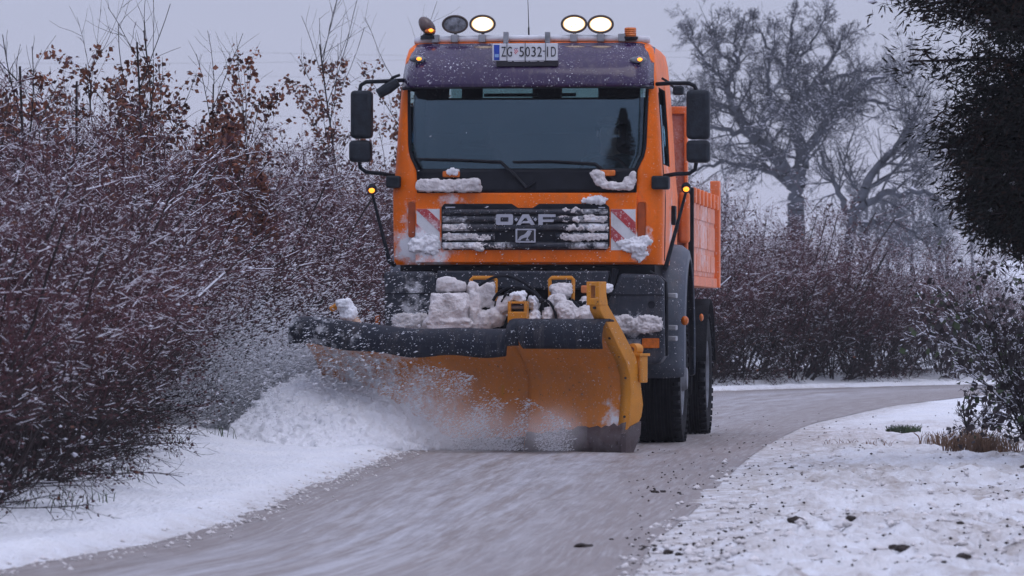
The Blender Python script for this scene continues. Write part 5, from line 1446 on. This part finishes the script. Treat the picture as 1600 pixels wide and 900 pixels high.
def seg(x0, x1, zb0, name='blade_segment', dy=0.0):
    rows = []
    for t_ in np.linspace(0, 1, 15):
        rows.append([(x, pr(zb0+(ztop((x0+x1)/2 if x0 > xs_split-.01 else x)-zb0)*t_)+dy, zb0+(ztop((x0+x1)/2 if x0 > xs_split-.01 else x)-zb0)*t_) for x in np.linspace(x0, x1, 24)])
    return MB().grid(rows).build(name, blade_mat, plough, solid=.012, ang=60)
sgL = seg(-PL, xs_split, .06, dy=.02); sgR = seg(xs_split-.03, PL, .05)
# cutting edges, bolted on, with a ragged upper line
def edge(x0, x1, h0, h1, par, dy):
    rng = np.random.default_rng(5); xs = np.linspace(x0, x1, 26); top = np.interp(xs, [x0, x1], [h0, h1])+rng.uniform(-.018, .018, 26)
    rows = [[(x, -.022+dy+pr(z_), z_) for x, z_ in zip(xs, top*f_)] for f_ in (.02, .5, 1.0)]
    o = MB().grid(rows).build('cutting_edge', edge_mat, par, solid=.022)
    for k_ in range(7):
        x = x0+(x1-x0)*(k_+.5)/7; z_ = min(h0, h1)*.55; MB().lathe([(-.012, .001), (-.012, .018), (0, .02)], (x, -.034+dy+pr(z_), z_), 'y', 8).build('bolt', edge_mat, par)
edge(-PL, xs_split-.02, .09, .11, sgL, .0); edge(xs_split-.0, PL, .15, .24, sgR, .0)
# rubber deflectors draped over the top edge
def flap_part(x0, x1, drop, dyy, round_left=False, sag=0.0):
    rows = []
    xs = np.linspace(x0, x1, 40)
    base = [(.02, .00), (-.05, .012), (-.11, .0), (-.155, -.045), (-.175, -.11), (-.178, -.17), (-.165, -drop)]
    for py_, pz in base:
        row = []
        for x in xs:
            zt_ = ztop(x)+.012; f_ = 1.0
            if round_left: f_ = min(1, ((x-x0)/.14+.02))**.45
            dip = sag*math.sin((x-x0)*9.0)*.012
            row.append((x, pr(zt_)+dyy+py_*f_, zt_+(pz*(f_ if round_left else 1))+dip*(1 if pz < -.05 else .3)))
        rows.append(row)
    return MB().grid(rows).build('deflector', rub, plough, solid=.014, ang=70)
xa, xb = PF.at(799, 520, -.45)[0], PF.at(944, 520, -.45)[0]
flap_part(-PL+.02, PF.at(812, 540, -.36)[0], .215, .10, sag=1.0); flap_part(xa, xb, .228, 0.0, round_left=True)
# end plate: a curved rib that follows the moldboard and carries on above it
rib = []
zs = [.06, .16, .26, .36, .5, .64, .76, .87, .98, 1.08, 1.18, 1.28]
inn = [(pr(z_)-.012, z_) for z_ in zs]
wid = [.04, .12, .19, .20, .15, .135, .14, .14, .13, .12, .11, .10]
out_ = [(pr(z_)+w_, z_+.04) for z_, w_ in zip(zs, wid)]
def yz_prism(poly, x0, x1):
    n_ = len(poly); mb = MB()
    return mb.add([(x0, y, z) for y, z in poly]+[(x1, y, z) for y, z in poly], [tuple(range(n_)), tuple(range(2*n_-1, n_-1, -1))]+[(i, (i+1) % n_, (i+1) % n_+n_, i+n_) for i in range(n_)])
strip = MB()
n_ = len(inn)
strip.add([(x, y, z) for x in (PL-.002, PL+.02) for y, z in inn+out_], [(i, i+1, n_+i+1, n_+i) for i in range(n_-1)]+[(2*n_+i, 3*n_+i, 3*n_+i+1, 2*n_+i+1) for i in range(n_-1)]
          + [(i, 2*n_+i, 2*n_+i+1, i+1) for i in range(n_-1)]+[(n_+i, n_+i+1, 3*n_+i+1, 3*n_+i) for i in range(n_-1)]+[(0, n_, 3*n_, 2*n_), (n_-1, 2*n_+n_-1, 3*n_+n_-1, 2*n_-1)])
# the rib is a folded profile: a face turned towards the road as well
rb = strip.build('end_plate', yellow, plough)
fl = MB().grid([[(PL-.075, pr(z_)-.014, z_) for z_ in zs], [(PL+.018, pr(z_)-.016, z_) for z_ in zs]]).build('end_flange', yellow, rb, solid=.012, ang=60)
for z_ in (.30, .62, .80, .95, 1.10, 1.2):
    MB().lathe([(-.024, .001), (-.024, .010), (0, .012)], (PL-.02, pr(z_)-.008, z_), 'y', 8).build('bolt', plate_black, rb)
shoe = yz_prism([(-.03, .006), (.10, .006), (.21, .15), (.22, .26), (.06, .22), (-.03, .16)], PL-.01, PL+.035).build('skid_shoe', edge_mat, plough)
# bracket on top of the end plate
bk = MB(); yb_ = pr(1.28)+.03
a_, c_ = PF.at(921, 477, yb_), PF.at(941, 440, yb_)
w0 = c_[0]-a_[0]
bk.box(a_[0], a_[0]+w0*.34, yb_-.05, yb_+.07, a_[2], c_[2]).box(c_[0]-w0*.34, c_[0], yb_-.05, yb_+.07, a_[2], c_[2]).box(a_[0]+w0*.3, c_[0]-w0*.3, yb_-.048, yb_+.068, c_[2]-.035, c_[2]-.002).box(a_[0]+w0*.3, c_[0]-w0*.3, yb_-.048, yb_+.068, a_[2]+.002, a_[2]+.05)
bko = bk.build('top_bracket', yellow, plough, bevel=.006)
a_, c_ = PF.at(910, 458, yb_), PF.at(922, 446, yb_); MB().box(a_[0], c_[0]+.01, yb_-.03, yb_+.03, a_[2], c_[2]).build('marker_holder', plain('marker_orange', (.55, .17, .05)), bko, bevel=.012)
P_ = [PF.at(932, 476, yb_), PF.at(945, 498, pr(1.10)+.06)]; MB().tube([P_[0], (P_[1][0], P_[1][1], P_[1][2])], .035, 8).build('bracket_arm', yellow, bko)
# lug with spring tube behind the end plate
yq = .26
a_, c_ = PF.at(984, 598, yq), PF.at(1003, 556, yq); lg = MB().box(a_[0], c_[0], yq-.03, yq+.10, a_[2], c_[2]).build('spring_box', yellow, plough, bevel=.01)
x, _, z = PF.at(991.5, 546, yq); MB().lathe([(-.04, .020), (-.04, .05), (.06, .05), (.06, .020), (-.04, .020)], (x, yq, z), 'y', 20).build('eye', yellow, lg)
P_ = [PF.at(1001, 564, yq-.05), PF.at(1002, 597, yq-.05)]; MB().tube(P_, .020, 10).build('spring_tube', yellow, lg)
MB().box(a_[0]-.02, c_[0]+.01, yq-.05, yq+.12, c_[2]-.004, c_[2]+.02).build('lug_plate', yellow, lg, bevel=.004)
# back frame joining the blade to the mount
MB().box(-1.3, 1.35, .14, .24, .42, .54).build('back_beam', yellow, plough, bevel=.015)
for x in (-.9, -.3, .3, .9): yz_prism([(pr(.2)+.02, .2), (.2, .45), (.2, .6), (pr(.95)+.06, .95), (pr(.88)+.035, .88), (pr(.8)+.035, .8), (pr(.7)+.03, .7), (pr(.6)+.02, .6), (pr(.4)+.02, .4)], x-.012, x+.012).build('stiffener', yellow, plough)
MB().tube([(.25, .2, .5), (.78, 1.25, .72)], .06, 10).build('push_arm', chassis_mat, plough)
MB().tube([(-.25, .2, .5), (.35, 1.45, .72)], .06, 10).build('push_arm', chassis_mat, plough)
# snow-capped marker post on the trailing end
P_ = [PF.at(561, 511, -.05), PF.at(548, 492, -.05), PF.at(538, 474, -.05)]
mpst = MB().tube(P_, [.04, .045, .05], 10).build('marker_post', frosted('post_paint', (.5, .25, .1), film=.5), plough)
MB().tube([PF.at(533, 474, -.05), PF.at(518, 483, -.05)], .028, 8).build('post_bracket', yellow, mpst)
lumps([(528, 466, 550, 488, -.07, .14, .3), (534, 478, 556, 504, -.07, .12, .2)], plough, snow_mat, at=PF.at, seed=31)

# ================================================================== DRIVER
DF = lambda p: Vector(p)
skin = plain('skin', (.32, .19, .14), rough=.6); jacket = plain('jacket', (.03, .07, .09), rough=.85); cap_m = plain('cap', (.11, .085, .06), rough=.9)
def skinned(name, pts, edges, radii, mat, parent, root=0):
    me = bpy.data.meshes.new(name); me.from_pydata(pts, edges, []); me.materials.append(mat)
    o = bpy.data.objects.new(name, me); COL.objects.link(o)
    if parent: o.parent = parent
    o.modifiers.new('skin', 'SKIN'); 
    for i, r_ in enumerate(radii): me.skin_vertices[0].data[i].radius = (r_, r_)
    me.skin_vertices[0].data[root].use_root = True
    ss = o.modifiers.new('smooth', 'SUBSURF'); ss.levels = 1; ss.render_levels = 2
    me.shade_smooth()
    return o
person = TF.empty('person'); dx = .62; 
tag(person, 'driver in a dark teal jacket and flat cap behind the steering wheel', 'person')
pts = [(dx, 1.28, 2.05), (dx, 1.30, 2.25), (dx, 1.28, 2.48), (dx, 1.24, 2.60), (dx, 1.20, 2.68), (dx, 1.18, 2.77), (dx, 1.18, 2.85),
       (dx-.19, 1.26, 2.50), (dx-.27, 1.10, 2.28), (dx-.20, .80, 2.36), (dx-.19, .72, 2.40), (dx+.19, 1.26, 2.50), (dx+.27, 1.10, 2.28), (dx+.20, .80, 2.36), (dx+.19, .72, 2.40),
       (dx-.12, 1.05, 2.0), (dx-.14, .72, 2.0), (dx-.14, .68, 1.66), (dx+.12, 1.05, 2.0), (dx+.14, .72, 2.0), (dx+.14, .68, 1.66)]
edges = [(0, 1), (1, 2), (2, 3), (3, 4), (4, 5), (5, 6), (2, 7), (7, 8), (8, 9), (9, 10), (2, 11), (11, 12), (12, 13), (13, 14), (0, 15), (15, 16), (16, 17), (0, 18), (18, 19), (19, 20)]
rad = [.15, .16, .15, .065, .075, .095, .075, .075, .055, .042, .035, .075, .055, .042, .035, .095, .07, .05, .095, .07, .05]
body_o = skinned('body', pts, edges, rad, skin, person)
jk = skinned('jacket', pts[:4]+pts[7:10]+pts[11:14], [(0, 1), (1, 2), (2, 3), (2, 4), (4, 5), (5, 6), (2, 7), (7, 8), (8, 9)], [.17, .185, .175, .07, .09, .07, .055, .09, .07, .055], jacket, person)
MB().ellipsoid((dx, 1.165, 2.875), (.105, .125, .055), 18, 10).add([(dx-.09, 1.08, 2.865), (dx+.09, 1.08, 2.865), (dx+.07, .97, 2.85), (dx-.07, .97, 2.85)], [(0, 1, 2, 3)]).build('cap', cap_m, person)
MB().ellipsoid((dx, 1.075, 2.765), (.014, .022, .02), 10, 6).build('nose', skin, person)
for s2 in (-1, 1): MB().ellipsoid((dx+s2*.095, 1.19, 2.77), (.012, .025, .032), 10, 6).build('ear', skin, person)

# ================================================================== SNOW IN THE AIR
rng = np.random.default_rng(99)
def spray_points():
    C = []; Rr = []
    def put(px, py, Y, r):
        X = (px-800)/FPX*Y; Z = CAM_H+(HORIZON-py)/FPX*Y
        ok = Z > 0.02
        for a_, b_, c_, d_, k_ in zip(X, np.broadcast_to(Y, X.shape), Z, r, ok):
            if k_: C.append((a_, b_, c_)); Rr.append(d_)
    # thrown fan: leaves the trailing end of the blade, flies up and outward, thins out with distance
    n = 38000
    ang = np.radians(rng.normal(150, 22, n)); dist = rng.gamma(1.9, 125, n)
    sx_ = rng.uniform(450, 740, n); sy_ = 690-rng.uniform(0, 70, n)
    px, py = sx_+np.cos(ang)*dist, sy_-np.sin(ang)*dist*0.72+dist**2*2.4e-4
    put(px, py, rng.uniform(44.0, 45.0, n), rng.lognormal(math.log(.0056), .42, n))
    # frayed skin of the roll
    n = 12000
    px = rng.uniform(330, 730, n); top = np.interp(px, [330, 380, 430, 480, 560, 640, 720], [690, 650, 605, 580, 576, 610, 668])
    py = top-rng.exponential(16, n)+rng.normal(2, 7, n)
    put(px, py, rng.uniform(44.1, 44.6, n), rng.lognormal(math.log(.0060), .4, n))
    # fine powder boiling off the roll
    n = 15000
    px = rng.normal(520, 110, n); top = np.interp(px, [250, 330, 430, 480, 560, 640, 760], [690, 672, 600, 578, 574, 606, 680])
    py = top+14-rng.gamma(1.6, 17, n)
    keep = vnoise(px/26.0, py/20.0, 66) > rng.uniform(.1, .7, n)
    put(px[keep], py[keep], rng.uniform(44.2, 44.7, int(keep.sum())), rng.lognormal(math.log(.0040), .35, int(keep.sum())))
    # snow running along the face of the blade, torn into wisps
    n = 24000
    px = 900-rng.gamma(2.2, 95, n); base = np.interp(px, [540, 640, 720, 820, 905], [560, 565, 580, 620, 668])
    u_ = rng.random(n); py = 704-u_**1.5*(704-base)
    keep = vnoise(px/22.0+py/60.0, py/30.0-px/45.0, 55) > rng.uniform(.15, .75, n)
    px, py = px[keep], py[keep]
    Yb = 43.13-(((px-800)/FPX*43.0)+.389)*math.tan(R(32))
    put(px, py, Yb-rng.uniform(.10, .50, len(px)), rng.lognormal(math.log(.0036), .4, len(px)))
    # stray flakes over the deflector, the hitch and along the hedge
    n = 3200
    put(rng.normal(430, 150, n), rng.normal(520, 60, n), rng.uniform(42.5, 44.8, n), rng.lognormal(math.log(.0036), .35, n))
    n = 6500
    px = rng.normal(440, 115, n); py = rng.normal(610, 55, n)-(px-440)*.12
    put(px, py, rng.uniform(42.9, 44.6, n), rng.lognormal(math.log(.0050), .45, n))
    n = 260
    put(rng.uniform(600, 960, n), rng.uniform(330, 480, n), rng.uniform(43.2, 44.4, n), rng.uniform(.002, .005, n))
    return C, Rr
# the roll of snow that the blade turns over and throws out at its trailing end
roll_rng = np.random.default_rng(4); rc, rr0 = [], []
for _ in range(5200):
    px = roll_rng.uniform(340, 700); top = np.interp(px, [340, 390, 430, 480, 550, 610, 700], [694, 650, 608, 586, 582, 612, 690])
    f_ = roll_rng.random()**.6; py = 704-(704-top)*f_
    hgt = (704-top)/122; f_ = roll_rng.random(); py = 704-(704-top)*f_; Y = 42.6+1.5*f_*hgt+(1-hgt)*.5+roll_rng.uniform(0, .25)
    rc.append(((px-800)/FPX*Y, Y, CAM_H+(HORIZON-py)/FPX*Y)); rr0.append(roll_rng.uniform(.045, .085))
Vr, Fr = blob_geo(roll_rng, rc, rr0)
roll = link('rolled_snow', np_mesh('rolled_snow', Vr, Fr, snow_mat))
rm = roll.modifiers.new('fuse', 'REMESH'); rm.mode = 'VOXEL'; rm.voxel_size = 0.018; rm.use_smooth_shade = True
dp = roll.modifiers.new('rough', 'DISPLACE'); dp.texture = cloud_tex; dp.strength = .09; dp.mid_level = .5
d2 = roll.modifiers.new('crumbs', 'DISPLACE'); d2.texture = fine_tex; d2.strength = .035; d2.mid_level = .5
tag(roll, 'tumbling white roll of snow at the trailing end of the plough', 'snow', kind='stuff')
C, Rr = spray_points()
Vs, Fs = blob_geo(rng, C, Rr)
# flakes are flattish flecks lying along their flight
Vs = Vs.reshape(-1, 6, 3); cen = np.array(C)[:, None]; rel = Vs-cen
fd = np.array([.86, 0, .42]); fd /= np.linalg.norm(fd)
rel = rel + (rel@fd)[..., None]*fd*1.1
Vs = (cen+rel).reshape(-1, 3)
spray_mat, nt, b = nodes_of('flying_snow')
b.inputs['Base Color'].default_value = (.88, .89, .92, 1); b.inputs['Roughness'].default_value = .8
tl = nnode(nt, 'ShaderNodeBsdfTranslucent'); tl.inputs['Color'].default_value = (.90, .91, .94, 1)
mxs = nnode(nt, 'ShaderNodeMixShader'); mxs.inputs[0].default_value = .5
nt.links.new(b.outputs[0], mxs.inputs[1]); nt.links.new(tl.outputs[0], mxs.inputs[2]); nt.links.new(mxs.outputs[0], nt.nodes['Material Output'].inputs['Surface'])
tag(link('snow_spray', np_mesh('snow_spray', Vs, Fs, spray_mat)), 'cloud of snow flakes thrown up by the plough blade', 'snow spray', kind='stuff')

# powder hanging in the plume
pm = bpy.data.materials.new('snow_powder'); pm.use_nodes = True; nt = pm.node_tree; nt.nodes.clear(); MATS['snow_powder'] = pm
ov = nnode(nt, 'ShaderNodeOutputMaterial'); pv = nnode(nt, 'ShaderNodeVolumePrincipled')
pv.inputs['Color'].default_value = (.98, .98, 1, 1); pv.inputs['Anisotropy'].default_value = 0.0
tc = nnode(nt, 'ShaderNodeTexCoord'); vec = tc.outputs['Object']
def puff(px, py, Y, r, a_):
    c_ = ((px-800)/FPX*Y, Y, CAM_H+(HORIZON-py)/FPX*Y)
    mpn = nnode(nt, 'ShaderNodeMapping'); mpn.vector_type = 'POINT'
    mpn.inputs['Location'].default_value = tuple(-c_[i]/r[i] for i in range(3)); mpn.inputs['Scale'].default_value = tuple(1/r[i] for i in range(3))
    nt.links.new(vec, mpn.inputs[0])
    ln = nnode(nt, 'ShaderNodeVectorMath', operation='LENGTH'); nt.links.new(mpn.outputs[0], ln.inputs[0])
    mr = nnode(nt, 'ShaderNodeMapRange'); mr.interpolation_type = 'SMOOTHSTEP'
    mr.inputs['From Min'].default_value = 1.0; mr.inputs['From Max'].default_value = .15; mr.inputs['To Min'].default_value = 0; mr.inputs['To Max'].default_value = a_
    nt.links.new(ln.outputs['Value'], mr.inputs['Value']); return mr.outputs[0]
d_ = None
PUFFS = [(660, 660, 42.6, (.8, .5, .55), 1.3), (740, 680, 42.5, (.8, .45, .36), 2.2), (865, 672, 42.15, (.36, .3, .32), 2.6)]
for p in PUFFS:
    q = puff(*p); d_ = q if d_ is None else math_n(nt, 'MAXIMUM', d_, q)
nz = noise_fac(nt, 3.2, detail=5, rough=.65, vec=vec, lo=.28, hi=.62, dist=.8)
nt.links.new(math_n(nt, 'MULTIPLY', d_, nz), pv.inputs['Density']); nt.links.new(pv.outputs[0], ov.inputs['Volume'])
mb = MB(); mb.box(-3.3, .62, 41.9, 44.75, .008, 1.25)
mo = mb.build('snow_mist', pm); tag(mo, 'white powder snow billowing off the end of the plough blade', 'snow mist', kind='stuff')

# ================================================================== WINTER AIR
hz = bpy.data.materials.new('winter_air'); hz.use_nodes = True; nt = hz.node_tree; nt.nodes.clear()
ov = nnode(nt, 'ShaderNodeOutputMaterial'); pv = nnode(nt, 'ShaderNodeVolumePrincipled')
pv.inputs['Color'].default_value = (.92, .94, 1, 1); pv.inputs['Density'].default_value = 0.0003; pv.inputs['Anisotropy'].default_value = 0.2
nt.links.new(pv.outputs[0], ov.inputs['Volume'])
tag(MB().box(-720, 720, -220, 1420, -1.1, 30).build('haze', hz, smooth=False), 'thin winter haze over the fields', 'haze', kind='stuff')
